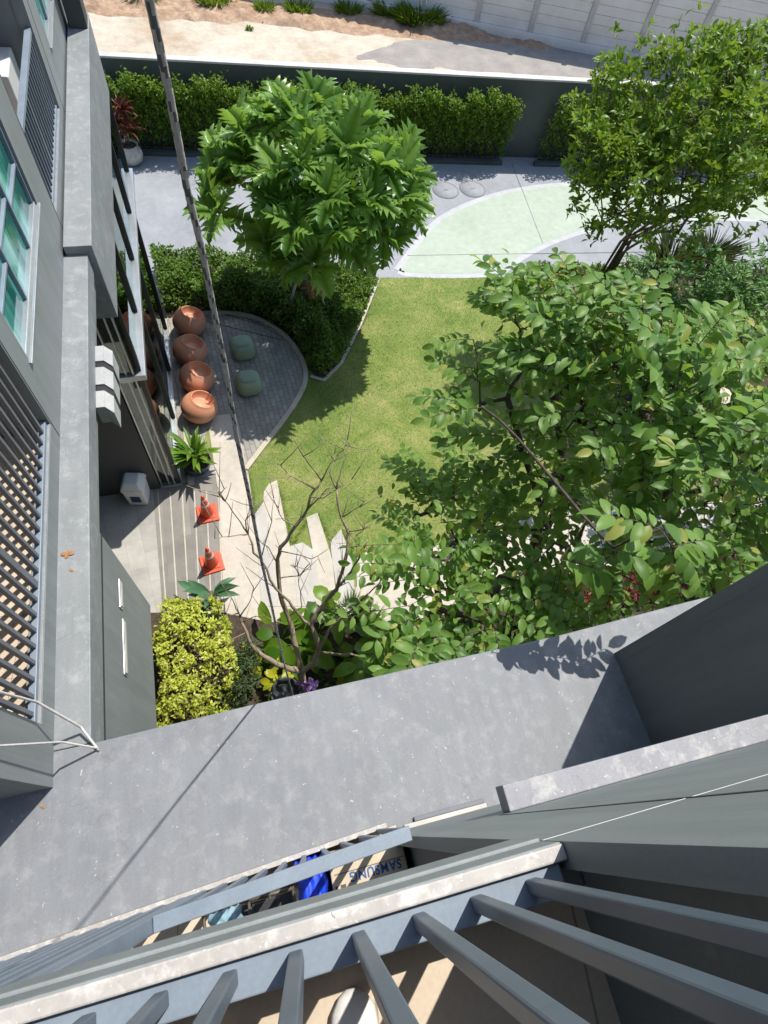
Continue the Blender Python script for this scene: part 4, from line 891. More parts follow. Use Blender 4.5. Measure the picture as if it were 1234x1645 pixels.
# ------------------------------------------------------------------ hedges
def cloud_leaves(pts, L, up=0.6, spread=1.0, tm=T_LEAF, wr=0.5, out=None, ow=0.6):
    n=len(pts); d=rnd_unit(n)*spread
    if out is not None: d=d+unit(pts-np.array(out)[None,:])*ow
    nr=rnd_unit(n)*0.8+np.array([0,0,up]); l=RNG.uniform(L[0],L[1],n)
    return leaf_geo(pts,d,nr,l,l*wr*RNG.uniform(.85,1.15,n),tm)
def wall_hedge(x0,x1,label,n):
    t=thing('hedge',label,'hedge',((x0+x1)/2,Lx(YF,(x0+x1)/2),0))
    x=RNG.uniform(x0,x1,n); z=1.86*RNG.random(n)**.62
    bul=.45+.16*np.sin(x*2.7)+.10*np.sin(x*7.1+1)
    face=.26-(.42+.25*bul)*(z/1.86)**.7
    y=Lx(YF,0)+x*math.tan(math.radians(-5))+.20-(.20-face)*RNG.random(n)**.45
    z=z*(1+.05*np.sin(x*3.3)+.05*np.sin(x*11))+RNG.normal(size=n)*.03
    z=np.where((RNG.random(n)<.04)&(z>1.5),z+RNG.uniform(0,.22,n),z)
    pts=np.c_[x,y,z]+.06*np.sin(np.c_[y*19+z*13,x*17+z*11,x*15+y*9])
    leaf_obj('foliage',[(cloud_leaves(pts,(.06,.11),.9,1,T_LEAF,.5),0)],M['hedge'],t,t.location)
    b=MB(); k=int((x1-x0)/.17); b.tube([(x0+.1,Lx(YF+.12,x0+.1),.03),(x1-.1,Lx(YF+.12,x1-.1),.03)],.02,5)
    for i in range(k):
        xx=x0+.1+(x1-x0-.2)*i/k+random.uniform(-.04,.04); yy=Lx(YF+.12,xx); b.tube([(xx,yy,.0),(xx+.03,yy-.04,.7),(xx+random.uniform(-.1,.1),yy-.1,1.5)],[.016,.012,.006],5)
    b.build('stem',M['bark'],t,t.location)
wall_hedge(-3.4,9.05,'long bushy green hedge along the wall left of the bare gap',26000)
wall_hedge(10.15,22,'bushy green hedge along the wall right of the bare gap',15000)
# low shrubs of the bed beside the patio
bx=np.array([[p.x,p.y] for p in bedpoly]); lo,hi=bx.min(0),bx.max(0)
xy=RNG.random((52000,2))*(hi-lo)+lo; xy=xy[inside(xy[:,0],xy[:,1],[tuple(p) for p in bx])]
cx=bx.mean(0); e=np.ones(len(xy))
dist=np.min(np.linalg.norm(xy[:,None,:]-bx[None,::3,:],axis=2),axis=1)
hh=np.clip(.22+dist*1.4,.2,.74)*(.82+.18*np.sin(xy[:,0]*5)*np.sin(xy[:,1]*4.3+1))
hh=np.where(xy[:,0]>2.15,hh*.55,hh)
z=.03+hh*RNG.random(len(xy))**.35
t=thing('shrub_bed','dense dark green shrub bed curving round the paved patio','shrub',(cx[0],cx[1],.03))
leaf_obj('foliage',[(cloud_leaves(np.c_[xy,z],(.06,.105),1.0,1,T_LEAF,.52),0)],M['bed'],t,t.location)
b=MB()
for i in range(60):
    q=xy[i]; b.tube([(q[0],q[1],.02),(q[0]+.05,q[1],.25),(q[0]+.1,q[1]+.05,.45)],[.012,.009,.004],5)
b.tube([(q[0],q[1],.03) for q in xy[:60]],.006,3); b.build('stem',M['bark'],t,t.location)

# ------------------------------------------------------------------ trees
def fan(center,axis,n,L,w,tm,lo=.2,hi=1.1,jit=.03):
    ax=unit(np.array(axis,float)); s=unit(np.cross(ax,[.3,.5,.8])); q=np.cross(ax,s)
    a=np.arange(n)*2.4+RNG.random()*6; el=np.linspace(hi,lo,n)+RNG.normal(size=n)*.1
    d=(s[None,:]*np.cos(a)[:,None]+q[None,:]*np.sin(a)[:,None])*np.sin(el)[:,None]+ax[None,:]*np.cos(el)[:,None]
    nr=ax[None,:]*np.sin(el)[:,None]-(s[None,:]*np.cos(a)[:,None]+q[None,:]*np.sin(a)[:,None])*np.cos(el)[:,None]
    return np.array(center)+RNG.normal(size=(n,3))*jit,d,nr+RNG.normal(size=(n,3))*.25,RNG.uniform(L[0],L[1],n),w
def gather(lst,tm):
    pos=np.concatenate([a[0] for a in lst]); d=np.concatenate([a[1] for a in lst]); nr=np.concatenate([a[2] for a in lst])
    l=np.concatenate([a[3] for a in lst]); w=np.concatenate([a[3]*a[4] for a in lst]); return leaf_geo(pos,d,nr,l,w,tm)
# breadfruit tree
base=G(492,505); tb=Vector((base.x,base.y,.03)); C=np.array([tb.x+.10,tb.y-.15,3.15])
t=thing('breadfruit_tree','broad tree with large deeply cut glossy leaves in the shrub bed','tree',tb)
pts=[]
while len(pts)<68:
    p=rnd_unit(1)[0]; 
    if p[2]<-.30: continue
    r=RNG.uniform(.55,1.0)**.5; q=C+p*np.array([1.95,1.65,1.35])*r
    if q[0]<tb.x-.9 and (q[2]<3.3 or q[1]<tb.y-.2) and RNG.random()<.8: continue
    gx,gy=q[0]-S.x/S.z*(q[2]-.4),q[1]-S.y/S.z*(q[2]-.4)
    if gx<-.15 and gy<9.7 and RNG.random()<.9: continue
    if all(np.linalg.norm(q-o)>.40 for o in pts): pts.append(q)
ch=grow(tb,pts,.011,.46,[tb+Vector((0,.02,.6)),tb+Vector((-.05,0,1.2))],.07,.9)
wood(MB(),ch,8).build('trunk',M['barkmid'],t,tb)
lst=[]
for q in pts:
    out=unit(q-C+np.array([0,0,1.1])); lst.append(fan(q,out+np.array([0,0,.8]),int(RNG.integers(6,10)),(.42,.72),.95,T_LOBED,.30,1.45))
leaf_obj('crown',[(gather(lst,T_LOBED),0)],M['bread'],t,tb)
b=MB()
for dx,dy in ((-.55,-.2),(.5,-.15),(.05,.5)): b.tube([tb+Vector((dx,dy,0)),tb+Vector((dx*.15,dy*.15,1.5))],.03,6)
b.build('stake',M['stake'],t,tb)
lst=[fan(np.array([tb.x-.2,tb.y-.9,2.0])+RNG.normal(size=3)*.3,(0,-.4,-.5),2,(.3,.4),.6,T_LOBED) for _ in range(3)]
leaf_obj('old_leaf',[(gather(lst,T_LOBED),0)],M['deadleaf'],t,tb)
# many stemmed tree by the driveway
base=G(962,458); tb=Vector((base.x,base.y,.03))
t=thing('tree','tall many stemmed tree with small bright leaves leaning over the driveway','tree',tb)
blobs=[(1100,135,5.2,1.25,34),(1185,215,5.3,1.15,30),(1000,215,5.7,.95,24),(1075,255,5.9,1.2,32),(1180,110,5.0,.9,20),(975,165,5.6,.55,10),(950,255,6.3,.6,12),(1060,310,7.0,.7,8),(1145,315,6.8,.8,10),(975,320,7.2,.45,5),(1235,140,5.2,1.0,18),(970,110,5.3,.45,7),(1060,70,4.9,.45,8),(1170,65,4.8,.5,9),(1240,270,5.8,.9,14)]
pts=[]
for px,py,dz,r,n in blobs:
    c=np.array(P(px,py+28,dz)); pts+=list(in_blob(n,c,(r,r,r*.85)))
ch=[]
for k in range(7):
    sub=[p for i,p in enumerate(pts) if i%7==k]; o=tb+Vector((.16*math.cos(k*.9),.16*math.sin(k*.9),0)); m=np.mean(np.array(sub),axis=0)
    o2=np.array(o)*.62+m*.38; o2[2]=1.5+.1*k; ch+=grow(o,sub,.006,.46,[np.array(o)*.85+np.array([m[0],m[1],0.9])*.15+np.array([0,0,.3]),o2],.05,.7)
wood(MB(),ch,7).build('trunk',M['barkmid'],t,tb)
lst=[]
for q in pts:
    for _ in range(6 if q[2]>3.6 else 3):
        qq=q+RNG.normal(size=3)*.17; lst.append(fan(qq,RNG.normal(size=3)*.6+np.array([0,0,.9]),8,(.11,.19),.42,T_LEAF,.5,1.7))
leaf_obj('crown',[(gather(lst,T_LEAF),0)],M['fineleaf'],t,tb)
# large oval leaved trees
def spray(q,dr,L,n,l,w=.50,droop=.5):
    """a twig with leaves in two rows; returns leaf arrays and the twig"""
    dr=unit(np.array(dr,float)); side=unit(np.cross(dr,[0,0,1.0])); k=n; ts=np.linspace(.12,1,k); 
    p=q[None,:]+dr[None,:]*(ts*L)[:,None]; p[:,2]-=droop*L*ts**2*.6
    sg=np.where(np.arange(k)%2==0,1.,-1.)[:,None]
    d=side[None,:]*sg*.95+dr[None,:]*.45+np.array([0,0,-.12])[None,:]+RNG.normal(size=(k,3))*.14
    d[-1]=dr+np.array([0,0,-.4])
    nr=np.tile([0,0,1.0],(k,1))+side[None,:]*sg*.3+RNG.normal(size=(k,3))*.34
    ll=RNG.uniform(l*.55,l*1.2,k)*(1-.25*np.abs(ts-.5)); return (p,d,nr,ll,w),[q]+[p[i] for i in range(0,k,2)]
def banaba(label,base,stems,blobs,leafL,extra=(),tone='banaba',fruit=True,seed=0):
    tb=Vector(base); t=thing('tree',label,'tree',tb); cen=np.mean([np.array(P(*b[:3])) for b in blobs],axis=0); lst=[];pts=[];tw=[];fr=[]
    for px,py,dz,r,n in blobs:
        c=np.array(P(px,py,dz))
        for q in in_blob(int(n*1.12),c,(r,r,r*.7)):
            o=unit(q-(c*.6+cen*.4)+RNG.normal(size=3)*.25*r); o[2]=o[2]*.5+.12; L=RNG.uniform(.45,.8)
            a,twig=spray(q,o,L,int(RNG.integers(10,16)),leafL*RNG.uniform(.85,1.15)); lst.append(a); tw.append(twig); pts.append(q)
            ff=4; lst.append((q+RNG.normal(size=(ff,3))*.17,rnd_unit(ff)+np.array([0,0,-.2]),rnd_unit(ff)*.6+np.array([0,0,1.]),RNG.uniform(.5,1.0,ff)*leafL,.5))
            if fruit and RNG.random()<.22: fr.append(q+np.array([0,0,.12]))
    for q,dr,L in extra:
        a,twig=spray(np.array(q),dr,L,12,leafL); lst.append(a); tw.append(twig); pts.append(np.array(q))
    ch=[]; ns=len(stems)
    S_=[np.array(s[-1]) for s in stems]; asg=[[] for _ in stems]
    for p in pts: asg[int(np.argmin([np.linalg.norm(p-s) for s in S_]))].append(p)
    for s,sub in zip(stems,asg):
        if sub: ch+=grow(tb,sub,.006,.56,s,.06,.8)
    b=wood(MB(),ch,7)
    for w_ in tw: b.tube(w_,[.004]*(len(w_)-1)+[.002],4)
    b.build('trunk',M['bark'],t,tb)
    parts=[(gather(lst,T_LEAF),0)]
    if fr:
        pp=[];
        for q in fr: 
            k=46; h=RNG.random(k); ang=RNG.random(k)*6.28; pp.append(np.c_[q[0]+np.cos(ang)*.09*(1-h*.6)+h*.05,q[1]+np.sin(ang)*.09*(1-h*.6),q[2]+h*.28])
        pp=np.concatenate(pp); n=len(pp); parts.append((leaf_geo(pp,rnd_unit(n),rnd_unit(n),RNG.uniform(.012,.024,n),.016,T_DIAMOND),1))
    leaf_obj('crown',parts,[M[tone],M['fruit']],t,tb); return t
def PT(*a): return np.array(P(*a))
bs=G(848,985); bs=(bs.x,bs.y,.03)
stems=[[PT(845,955,8.6),PT(868,880,7.6),PT(900,800,6.6),PT(905,740,5.8)],[PT(838,955,8.8),PT(862,862,7.4),PT(905,720,6.0),PT(890,620,5.0)],
       [PT(860,960,8.6),PT(930,925,7.4),PT(1010,860,6.2),PT(1080,800,5.4)],[PT(850,930,8.2),PT(880,850,7.0),PT(845,740,5.8),PT(815,640,5.0)]]
banaba('large leafy tree with big oval leaves spreading over the lawn at right',bs,stems,
  [(845,500,4.3,.30,7),(915,520,4.2,.38,12),(1010,560,4.1,.45,18),(930,610,4.5,.42,15),(1100,600,3.9,.45,18),(1190,560,4.0,.4,13),(1060,680,4.1,.45,18),(1170,680,3.8,.45,16),(860,600,4.7,.35,6),(960,690,4.8,.45,11),
   (770,640,4.9,.28,5),(900,760,5.6,.5,9),(1020,770,5.0,.5,9),(1120,780,4.6,.5,10),(1210,740,4.2,.45,9),(1090,860,5.0,.4,8),(990,850,5.6,.4,7),(830,700,5.3,.3,5),(1160,850,4.8,.35,7),(900,905,5.6,.32,7),(820,880,6.2,.32,6),(1010,915,5.2,.28,5),(1190,800,4.7,.4,8),(930,800,6.0,.4,8),(870,840,6.2,.35,4)],.195,
  [(PT(775,655,4.8),(-1,.05,.1),.62),(PT(760,545,4.7),(-1,.15,.05),.42),(PT(1085,870,4.4),(.4,-.6,-.2),.5),(PT(960,850,5.0),(0,-.8,-.1),.45),(PT(900,900,3.5),(.8,-.25,0),.34),(PT(1080,880,3.25),(.8,.1,0),.36),(PT(985,880,3.4),(.6,-.35,0),.34),(PT(1060,850,3.2),(-.5,.3,.1),.36)])
bs=G(702,1040); bs=(bs.x,bs.y,.03)
stems=[[PT(700,1030,9.0),PT(705,980,7.8),PT(700,900,6.8)],[PT(705,1030,9.0),PT(760,985,7.6),PT(790,950,6.6)]]
banaba('shorter tree with oval leaves between the bare tree and the big leafy one',bs,stems,
  [(715,790,6.6,.40,8),(675,805,6.8,.28,5),(740,770,6.5,.35,6),(700,870,6.2,.45,10),(770,850,6.3,.4,8),(690,930,6.0,.36,8),(740,940,5.9,.45,11),(700,1005,5.6,.40,11),(810,930,6.0,.4,9),(790,1000,5.6,.36,8),(672,1005,6.0,.28,5),(860,990,5.8,.35,7),(680,1040,5.4,.25,5)],.185,(),'banaba',False)
# bare tree
T=[ [(483,1078,8.3),(455,1070,8.1),(425,1055,7.9),(403,1035,7.7),(391,1005,7.5),(384,985,7.4)], [(483,1078,8.3),(477,1045,8.0),(463,990,7.6),(450,955,7.3),(446,905,6.9),(450,880,6.7),(475,845,6.4),(493,820,6.2),(498,798,6.0),(517,772,5.8)],
 [(483,1078,8.3),(506,1066,8.1),(512,1040,7.8),(500,1005,7.5),(512,980,7.3),(541,947,6.9),(554,902,6.5),(559,854,6.2),(549,834,6.1),(541,786,5.8)], [(500,1005,7.5),(470,975,7.2),(443,945,6.9),(419,898,6.5),(399,858,6.2)],
 [(512,985,7.3),(535,955,7.0),(565,918,6.6),(580,890,6.4),(590,868,6.2)], [(509,1050,7.9),(530,1010,7.5),(560,985,7.2),(593,953,6.9)], [(516,1048,7.9),(550,1052,7.7),(592,1055,7.5)],
 [(399,858,6.2),(380,830,6.0),(362,805,5.8),(350,788,5.7)], [(399,858,6.2),(380,860,6.1),(345,865,6.0)], [(419,898,6.5),(430,860,6.2),(440,800,5.8)], [(450,885,6.7),(500,898,6.5),(530,880,6.3)], [(493,820,6.2),(525,785,5.9),(548,783,5.8)],
 [(517,772,5.8),(530,745,5.6),(553,722,5.5),(560,700,5.4)], [(517,772,5.8),(500,750,5.6),(482,725,5.5)], [(505,785,5.9),(470,765,5.7),(442,738,5.6)], [(541,786,5.8),(548,755,5.6),(563,715,5.4)], [(541,786,5.8),(530,760,5.6),(538,728,5.5)],
 [(559,854,6.2),(585,850,6.1),(602,838,6.0)], [(552,830,6.1),(575,815,5.9),(590,800,5.8)], [(384,985,7.4),(372,960,7.2),(352,930,7.0)], [(384,985,7.4),(368,988,7.3),(345,985,7.2)], [(386,990,7.4),(402,965,7.2),(408,945,7.1)], [(388,1000,7.5),(410,990,7.3),(428,988,7.2)],
 [(446,930,7.1),(480,925,6.9),(478,900,6.8)], [(565,918,6.6),(575,890,6.4),(572,860,6.2)], [(462,990,7.6),(485,975,7.4),(480,940,7.1),(482,925,7.0)], [(482,925,7.0),(470,905,6.9)], [(482,925,7.0),(498,905,6.8),(500,915,6.8)], [(399,858,6.2),(395,835,6.0),(405,800,5.8)], [(541,947,6.9),(560,935,6.8)], [(593,953,6.9),(612,935,6.8),(615,910,6.6)], [(362,805,5.8),(352,795,5.7),(365,782,5.6)],
 [(446,905,6.9),(432,880,6.7),(418,870,6.6)], [(498,798,6.0),(520,800,5.9),(565,770,5.7)], [(475,845,6.4),(455,835,6.2),(440,805,6.0)]]
base=PT(484,1082,8.3); base[2]=.03; base[1]-=.15; tb=Vector(base)
t=thing('bare_tree','leafless grey branched tree in the planting bed beside the canopy','tree',tb); b=MB()
f0=PT(483,1078,8.3); b.tube([base,base*.5+f0*.5+np.array([.03,0,0]),f0],[.07,.062,.056],10)
def jag(pts,k=3):
    out=[]
    for a,c in zip(pts[:-1],pts[1:]):
        for i in range(k): out.append(a+(c-a)*i/k+(RNG.normal(size=3)*.012*np.linalg.norm(c-a)*2 if i else 0))
    return out+[pts[-1]]
for k,pl_ in enumerate(T):
    q=jag([PT(*a) for a in pl_]); n=len(q); r0=(.046,.040,.042,.022,.022,.022,.019)[k] if k<7 else .010; r1=.011 if k<7 else .003
    rr=[(r0+(r1-r0)*i/(n-1))*(1+.10*math.sin(i*1.7+k)) for i in range(n)]; b.tube(q,rr,7 if k<7 else 5)
    if k>=7 or k<4:
        for _ in range(5 if k<7 else 3):
            i=random.randrange(n//2,n); dv=RNG.normal(size=3)*.12+np.array([0,.05,.14]); b.tube([q[i],q[i]+dv*.6,q[i]+dv*1.4+np.array([0,0,.05])],[.006,.0045,.003],4)
b.build('trunk',M['barkpale'],t,tb)
# ------------------------------------------------------------------ shrubs at right
def bush(label,name,blobs,mat,L,n_per,cat='shrub',tm=T_LEAF,wr=.5,up=.8,group=None,stems=True,clump=.45):
    pts=[];tg=[]
    for px,py,dz,r,k in blobs:
        c=np.array(P(px,py,dz)); q=in_blob(k*n_per,c,(r,r,r*.8)); pts.append(clumpy(q,clump,max(6,k),r*.5)); tg+=list(in_blob(max(2,k//2),c,(r*.7,r*.7,r*.6)))
    pts=np.concatenate(pts); pts=pts[pts[:,2]>.04]; b0=pts.mean(0); org=Vector((b0[0],b0[1],.03))
    t=thing(name,label,cat,org,0,group)
    leaf_obj('foliage',[(cloud_leaves(pts,L,up,1,tm,wr,(b0[0],b0[1],b0[2]-.8),.7),0)],M[mat],t,org)
    if stems: wood(MB(),grow(org,[p for p in tg if p[2]>.1],.006,.42,None,.07,.8),5).build('stem',M['bark'],t,org)
    return t
def frondbush(label,blobs,mat,Lf,leaf,cat='shrub'):
    lst=[];tg=[];rib=MB()
    for px,py,dz,r,k in blobs:
        c=np.array(P(px,py,dz))
        for q in in_blob(k,c,(r,r,r*.8)):
            tg.append(q)
            for _ in range(3):
                o=unit(q-c+RNG.normal(size=3)*.5+np.array([0,0,.35])); L=RNG.uniform(.7,1.2)*Lf
                a,tw=spray(q,o,L,24,leaf,.30,.9); lst.append(a); rib.tube(tw[::3],.004,3)
    m=np.mean(np.array(tg),axis=0); org=Vector((m[0],m[1],.03)); t=thing('shrub',label,cat,org)
    leaf_obj('foliage',[(gather(lst,T_LEAF),0)],M[mat],t,org)
    for pts,rr in grow(org,tg,.007,.42,None,.07,.8): rib.tube(pts,rr,5)
    rib.build('stem',M['bark'],t,org); return t
frondbush('feathery shrub with glossy leaflets standing in front of the driveway at right',[(1110,455,8.2,.8,14),(1190,425,7.9,.85,16),(1230,500,7.6,.9,16),(1150,520,8.0,.8,14),(1050,500,8.6,.7,10),(1290,440,7.8,.9,14),(1100,500,8.9,.8,16),(1180,470,8.7,.8,16),(1040,450,9.2,.5,10)],'pinnate',.62,.16)
frondbush('feathery dark shrub behind the large oval leaves at right edge',[(1200,600,7.6,.8,12),(1120,620,8.0,.8,12),(1240,690,7.4,.8,12),(1050,600,8.4,.7,8)],'darkbush',.6,.16)
bush('low green shrub filling the bed behind the rock pair','shrub',[(960,500,9.7,.7,20),(1040,490,9.6,.8,24),(1120,560,9.4,.8,24),(1000,580,9.7,.6,16),(1200,540,9.3,.9,24),(1160,480,9.5,.8,20)],'bed',(.07,.13),70)
bush('dense dark shrub under the large leafy tree at right','shrub',[(1140,720,8.6,.8,22),(1230,760,8.4,.8,22),(1060,760,8.9,.6,14),(1200,830,8.6,.5,14),(990,730,9.2,.5,10),(1280,700,8.2,.9,18)],'darkbush',(.07,.12),60)
bush('low bright shrub mound at the lawn edge below the leaning tree','shrub',[(870,442,9.75,.42,14),(915,440,9.7,.42,14),(845,455,9.9,.3,8),(1010,440,9.6,.45,12),(960,440,9.7,.3,8)],'bed',(.06,.10),60)
bush('dark undergrowth shrub against the canopy edge at right of centre','shrub',[(760,1030,8.9,.40,14),(840,1010,8.8,.45,16),(920,1000,8.8,.4,14),(700,1050,9.0,.35,12),(880,1030,8.4,.35,10)],'darkbush',(.08,.15),36)
bush('small dark shrub between lawn and pale path under the big tree','shrub',[(800,800,9.6,.35,10),(760,830,9.7,.3,8),(880,790,9.5,.3,8)],'darkbush',(.07,.12),40)
# golden shrub: a clipped block
n=8200; a=P(246,1010,9.2); c=P(366,1010,9.2); x0,x1=-1.92,c.x; y0,y1=1.45,P(300,948,9.2).y
q=RNG.random((n,3)); fc=RNG.random(n); x=x0+(x1-x0)*q[:,0]; y=y0+(y1-y0)*q[:,1]; z=1.05-.25*q[:,2]**1.5
sd=fc<.34; z=np.where(sd,.1+.95*q[:,2],z); x=np.where(sd&(fc<.17),x0+.08*RNG.random(n),x); x=np.where(sd&(fc>=.17)&(fc<.25),x1-.08*RNG.random(n),x); y=np.where(sd&(fc>=.25),y1-.08*RNG.random(n),y)
uu=2*(x-x0)/(x1-x0)-1; vv=2*(y-y0)/(y1-y0)-1; z=z*(1-.30*np.abs(uu)**5-.22*np.abs(vv)**6); z=np.where(RNG.random(n)<.06,z+.16*RNG.random(n),z); z=z+.15*np.sin(x*6.5+1)*np.sin(y*5.3)+RNG.normal(size=n)*.035; x=x+.07*np.sin(y*4+z*3); y=y+.06*np.sin(x*7)
x=x+.10*np.sin(y*5.1+z*2)*(np.abs(uu)>.5); keep=(np.abs(uu)**2.6+np.clip(vv,0,1)**2.6<1.18)&(np.abs(uu)**4+np.abs(vv)**4<1.7); x,y,z=x[keep],y[keep],z[keep]; n=len(x)
pts=clumpy(np.c_[x,y,z],.5,150,.2); t=thing('golden_shrub','clipped yellow green shrub block against the wing wall','shrub',((x0+x1)/2,(y0+y1)/2,.03))
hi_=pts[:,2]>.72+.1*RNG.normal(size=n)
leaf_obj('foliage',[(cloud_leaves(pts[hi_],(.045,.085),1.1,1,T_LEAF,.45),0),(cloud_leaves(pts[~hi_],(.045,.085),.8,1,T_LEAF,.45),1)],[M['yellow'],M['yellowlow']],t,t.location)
b=MB()
for i in range(70):
    xx,yy=random.uniform(x0+.1,x1-.1),random.uniform(y0+.1,y1-.1); b.tube([(xx,yy,.0),(xx+.05,yy,.5),(xx+random.uniform(-.1,.1),yy+.05,.95)],[.012,.008,.004],4)
b.tube([(x0+.15,y0+.15,.03),(x1-.15,y1-.15,.03),(x0+.15,y1-.15,.03),(x1-.15,y0+.15,.03)],.01,4)
b.build('stem',M['barkmid'],t,t.location)
# broad leaved plants under the bare tree
def broad(px,py,n,L,w,mat,label,name,group,h=.30,lo=.1,hi=1.0):
    p=G(px,py,h*.5); t=thing(name,label,'plant',(p.x,p.y,.03),0,group)
    a=RNG.random(n)*6.283; el=RNG.uniform(lo,hi,n); rr=RNG.uniform(.08,.26,n)*L[1]/.4; tip=np.c_[np.cos(a)*rr,np.sin(a)*rr,h*RNG.uniform(.7,1.25,n)]
    d=np.c_[np.cos(a)*np.cos(el*.4),np.sin(a)*np.cos(el*.4),RNG.uniform(-.35,.25,n)]
    leaf_obj('foliage',[(leaf_geo(tip,d,np.tile([0,0,1.],(n,1))+RNG.normal(size=(n,3))*.3,RNG.uniform(L[0],L[1],n),w*RNG.uniform(.85,1.15,n),T_LEAF),0)],M[mat],t)
    b=MB()
    for q in tip: b.tube([(q[0]*.1,q[1]*.1,0),(q[0]*.5,q[1]*.5,q[2]*.75),tuple(q)],[.008,.007,.005],4)
    b.build('stem',M['pinnate'],t)
for px,py,lb in ((545,992,'broad leaved plant at the pale path below the planks'),(510,1018,'broad leaved plant behind the fork of the bare tree'),
   (585,1030,'broad leaved plant right of the bare tree'),(450,1030,'broad leaved plant left of the bare trunk'),(640,1055,'broad leaved plant under the shorter oval leaved tree'),(545,1050,'broad leaved plant close to the bare trunk on its right'),(480,1040,'broad leaved plant right under the bare branches'),(600,1070,'broad leaved plant touching the canopy edge')):
    broad(px,py,8,(.28,.50),.28,'philo',lb,'broad_leaf_plant','broad leaved plants under the bare tree',.42)
for px,py,lb in ((425,1075,'yellow splashed croton at the left foot of the bare tree'),(448,1098,'yellow splashed croton nearest the canopy by the dark pot'),(560,1082,'yellow splashed croton right of the mauve flower'),(612,1078,'yellow splashed croton farther right along the canopy edge'),(400,1062,'yellow splashed croton next to the grey green shrub'),(655,1062,'yellow splashed croton below the shorter oval leaved tree')):
    broad(px,py,14,(.13,.22),.12,'croton',lb,'croton','yellow splashed crotons along the canopy',.30)
bush('grey green fine leaved shrub between golden shrub and bare tree','shrub',[(385,1085,9.7,.34,12),(398,1050,9.8,.26,8),(372,1120,9.7,.3,10)],'greyshrub',(.05,.09),60,'shrub',T_LEAF,.32)
# grassy clumps
def tuft(px,py,r,n,L,mat,label,name='grass_clump',group=None,w=.014,z0=0.0):
    p=G(px,py,0); t=thing(name,label,'grass',(p.x,p.y,z0),0,group); a=RNG.random(n)*6.283; rr=r*RNG.random(n)**.6
    el=RNG.uniform(.7,1.5,n); pos=np.c_[np.cos(a)*rr,np.sin(a)*rr*.6,np.zeros(n)]; d=np.c_[np.cos(a)*np.cos(el),np.sin(a)*np.cos(el),np.sin(el)]
    leaf_obj('blades',[(leaf_geo(pos,d,np.c_[-np.cos(a),-np.sin(a),np.full(n,.4)],RNG.uniform(L*.5,L,n),w,T_BLADE),0)],M[mat],t)
tuft(560,985,.30,160,.42,'lance','bright green grassy clump at the end of the planks')
tuft(590,1000,.25,120,.36,'lance','bright green grassy clump nearer the oval leaved tree')
for px,py,r,n,L,lb in ((672,38,.75,500,.75,'tall bright weed clump beneath the fence, biggest of all'),(625,26,.5,260,.6,'bright weed clump just left of the biggest one'),(930,54,.55,300,.6,'dark weed clump at the fence beside the leaning tree'),(858,46,.35,160,.45,'small weed clump at the fence plinth between the two larger ones'),
   (1010,76,.5,260,.5,'weed clump at the fence behind the leaning tree'),(1215,125,.7,320,.6,'weed clump at the fence near the right edge'),(424,16,.35,160,.35,'low weed patch on the red soil near the top'),(345,6,.6,260,.45,'weed patch on the red soil nearest the hanging rope'),(230,0,.6,260,.4,'weed patch at the top left of the lot'),(401,48,.12,60,.15,'tiny green weed alone on the bare sand'),(560,20,.5,200,.4,'low weed strip on red soil left of the bright clump'),(770,44,.4,150,.35,'thin weed strip before the grey fence plinth'),(480,18,.45,200,.4,'weed strip on red soil between the low patch and the strip'),(710,38,.4,200,.5,'weed clump just right of the biggest bright one'),(1090,98,.5,220,.55,'weed clump at the fence behind the right side of the leaning tree')):
    tuft(px,py,r,n,L,'weed',lb,'weed_clump','weeds along the foot of the fence',.03)
tuft(1075,425,.5,240,1.0,'greyshrub','grey green reeds beside the driveway behind the feathery shrub','reed_clump',None,.02)
tuft(1135,418,.5,240,1.0,'greyshrub','grey green reeds nearer the right edge beside the driveway','reed_clump',None,.02)
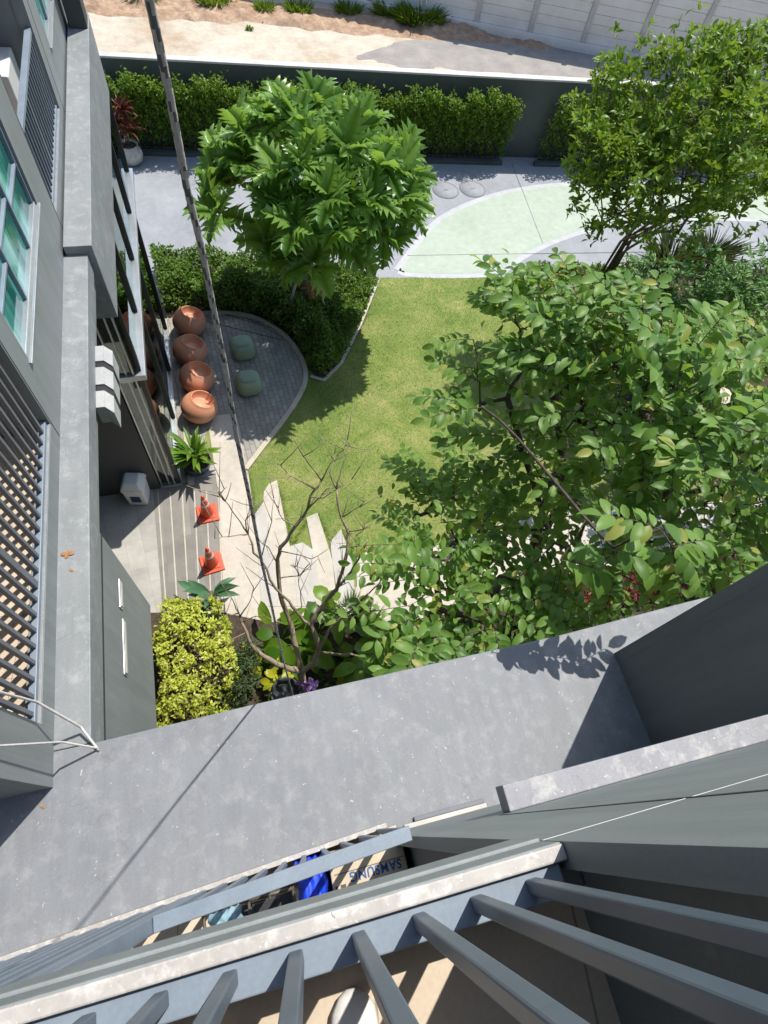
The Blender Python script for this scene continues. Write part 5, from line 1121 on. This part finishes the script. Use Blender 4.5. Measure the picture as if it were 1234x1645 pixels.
# crimson ground cover
poly=[tuple(G(*p)[:2]) for p in ((880,950),(960,925),(1060,905),(1160,885),(1300,870),(1300,930),(1100,960),(960,985),(890,985))]; q=np.array(poly); lo,hi=q.min(0),q.max(0)
xy=RNG.random((16000,2))*(hi-lo)+lo; xy=xy[inside(xy[:,0],xy[:,1],poly)]; n=len(xy); pts=np.c_[xy,.04+.32*RNG.random(n)**.6*(1+.3*np.sin(xy[:,0]*6))]
o=leaf_obj('crimson_ground_cover',[(cloud_leaves(pts,(.05,.10),.8,1,T_BLADE,.3),0)],M['redleaf'],None,(float(q[:,0].mean()),float(q[:,1].mean()),.03)); tag(o,'crimson leaved ground cover beside the pale path','ground cover',kind='stuff')
n=2600; xy=np.c_[RNG.uniform(-.6,9,n),RNG.uniform(1.4,2.7,n)]; o=leaf_obj('low_ground_cover',[(cloud_leaves(np.c_[xy,.03+.22*RNG.random(n)],(.06,.12),1.0,1,T_LEAF,.5),0)],M['darkbush'],None,(3,2,.03)); tag(o,'dark low leaves carpeting the soil by the canopy','ground cover',kind='stuff')
# dark pot, mauve flower, rocks
p=PT(459,1112,8.9); t=thing('flower_pot','dark round pot half hidden by the canopy edge','pot',(p[0],p[1],.03))
b=MB(); b.lathe([(.001,0),(.16,0),(.21,1.25),(.225,1.36),(.20,1.37),(.19,1.25),(.001,1.24)],(0,0,0),24); b.build('bowl',M['wall_dark'],t)
p=PT(497,1104,8.6); t=thing('mauve_flower','mauve orchid like flower cluster at the canopy edge','flower',(p[0],p[1],.03))
n=46; d=rnd_unit(n); d[:,2]=np.abs(d[:,2]); leaf_obj('petals',[(leaf_geo(RNG.normal(size=(n,3))*.06+np.array([0,0,p[2]-.03]),d,rnd_unit(n),RNG.uniform(.06,.11,n),.07,T_LEAF),0)],M['purple'],t)
b=MB(); b.tube([(0,0,0),(.02,0,.8),(0,0,p[2]-.05)],[.012,.01,.006],5); b.build('stem',M['pinnate'],t)
for px,py,r,lb in ((822,480,.34,'flat pale grey rock at the lawn edge, left of its pair'),(850,490,.30,'grey rock at the lawn edge, right of its pair')):
    p=G(px,py); b=MB(); b.lathe([(r,0),(r*1.02,.10),(r*.9,.20),(r*.6,.27),(.001,.29)],(0,0,0),14)
    b.v=[(x*(1+.12*math.sin(y*9+x*5)),y*(.8+.1*math.sin(x*7)),z*(1+.12*math.sin(x*8+y*6))) for x,y,z in b.v]; o=b.build('rock',M['plankgrey']); o.location=(p.x,p.y,.0); tag(o,lb,'rock',None)

q=P(1157,648,3.55); n=3
o=leaf_obj('dry_leaf',[(leaf_geo(np.tile(np.array(q),(n,1))+RNG.normal(size=(n,3))*.012,np.c_[RNG.normal(size=(n,2))*.4+np.array([.8,.3]),np.full(n,.15)],np.tile([0,-.2,1.],(n,1))+RNG.normal(size=(n,3))*.25,RNG.uniform(.12,.16,n),.10,T_LEAF),0)],M['paleleaf'],None,q); tag(o,'pale cream dry leaf caught on top of the large leafy tree','leaf')
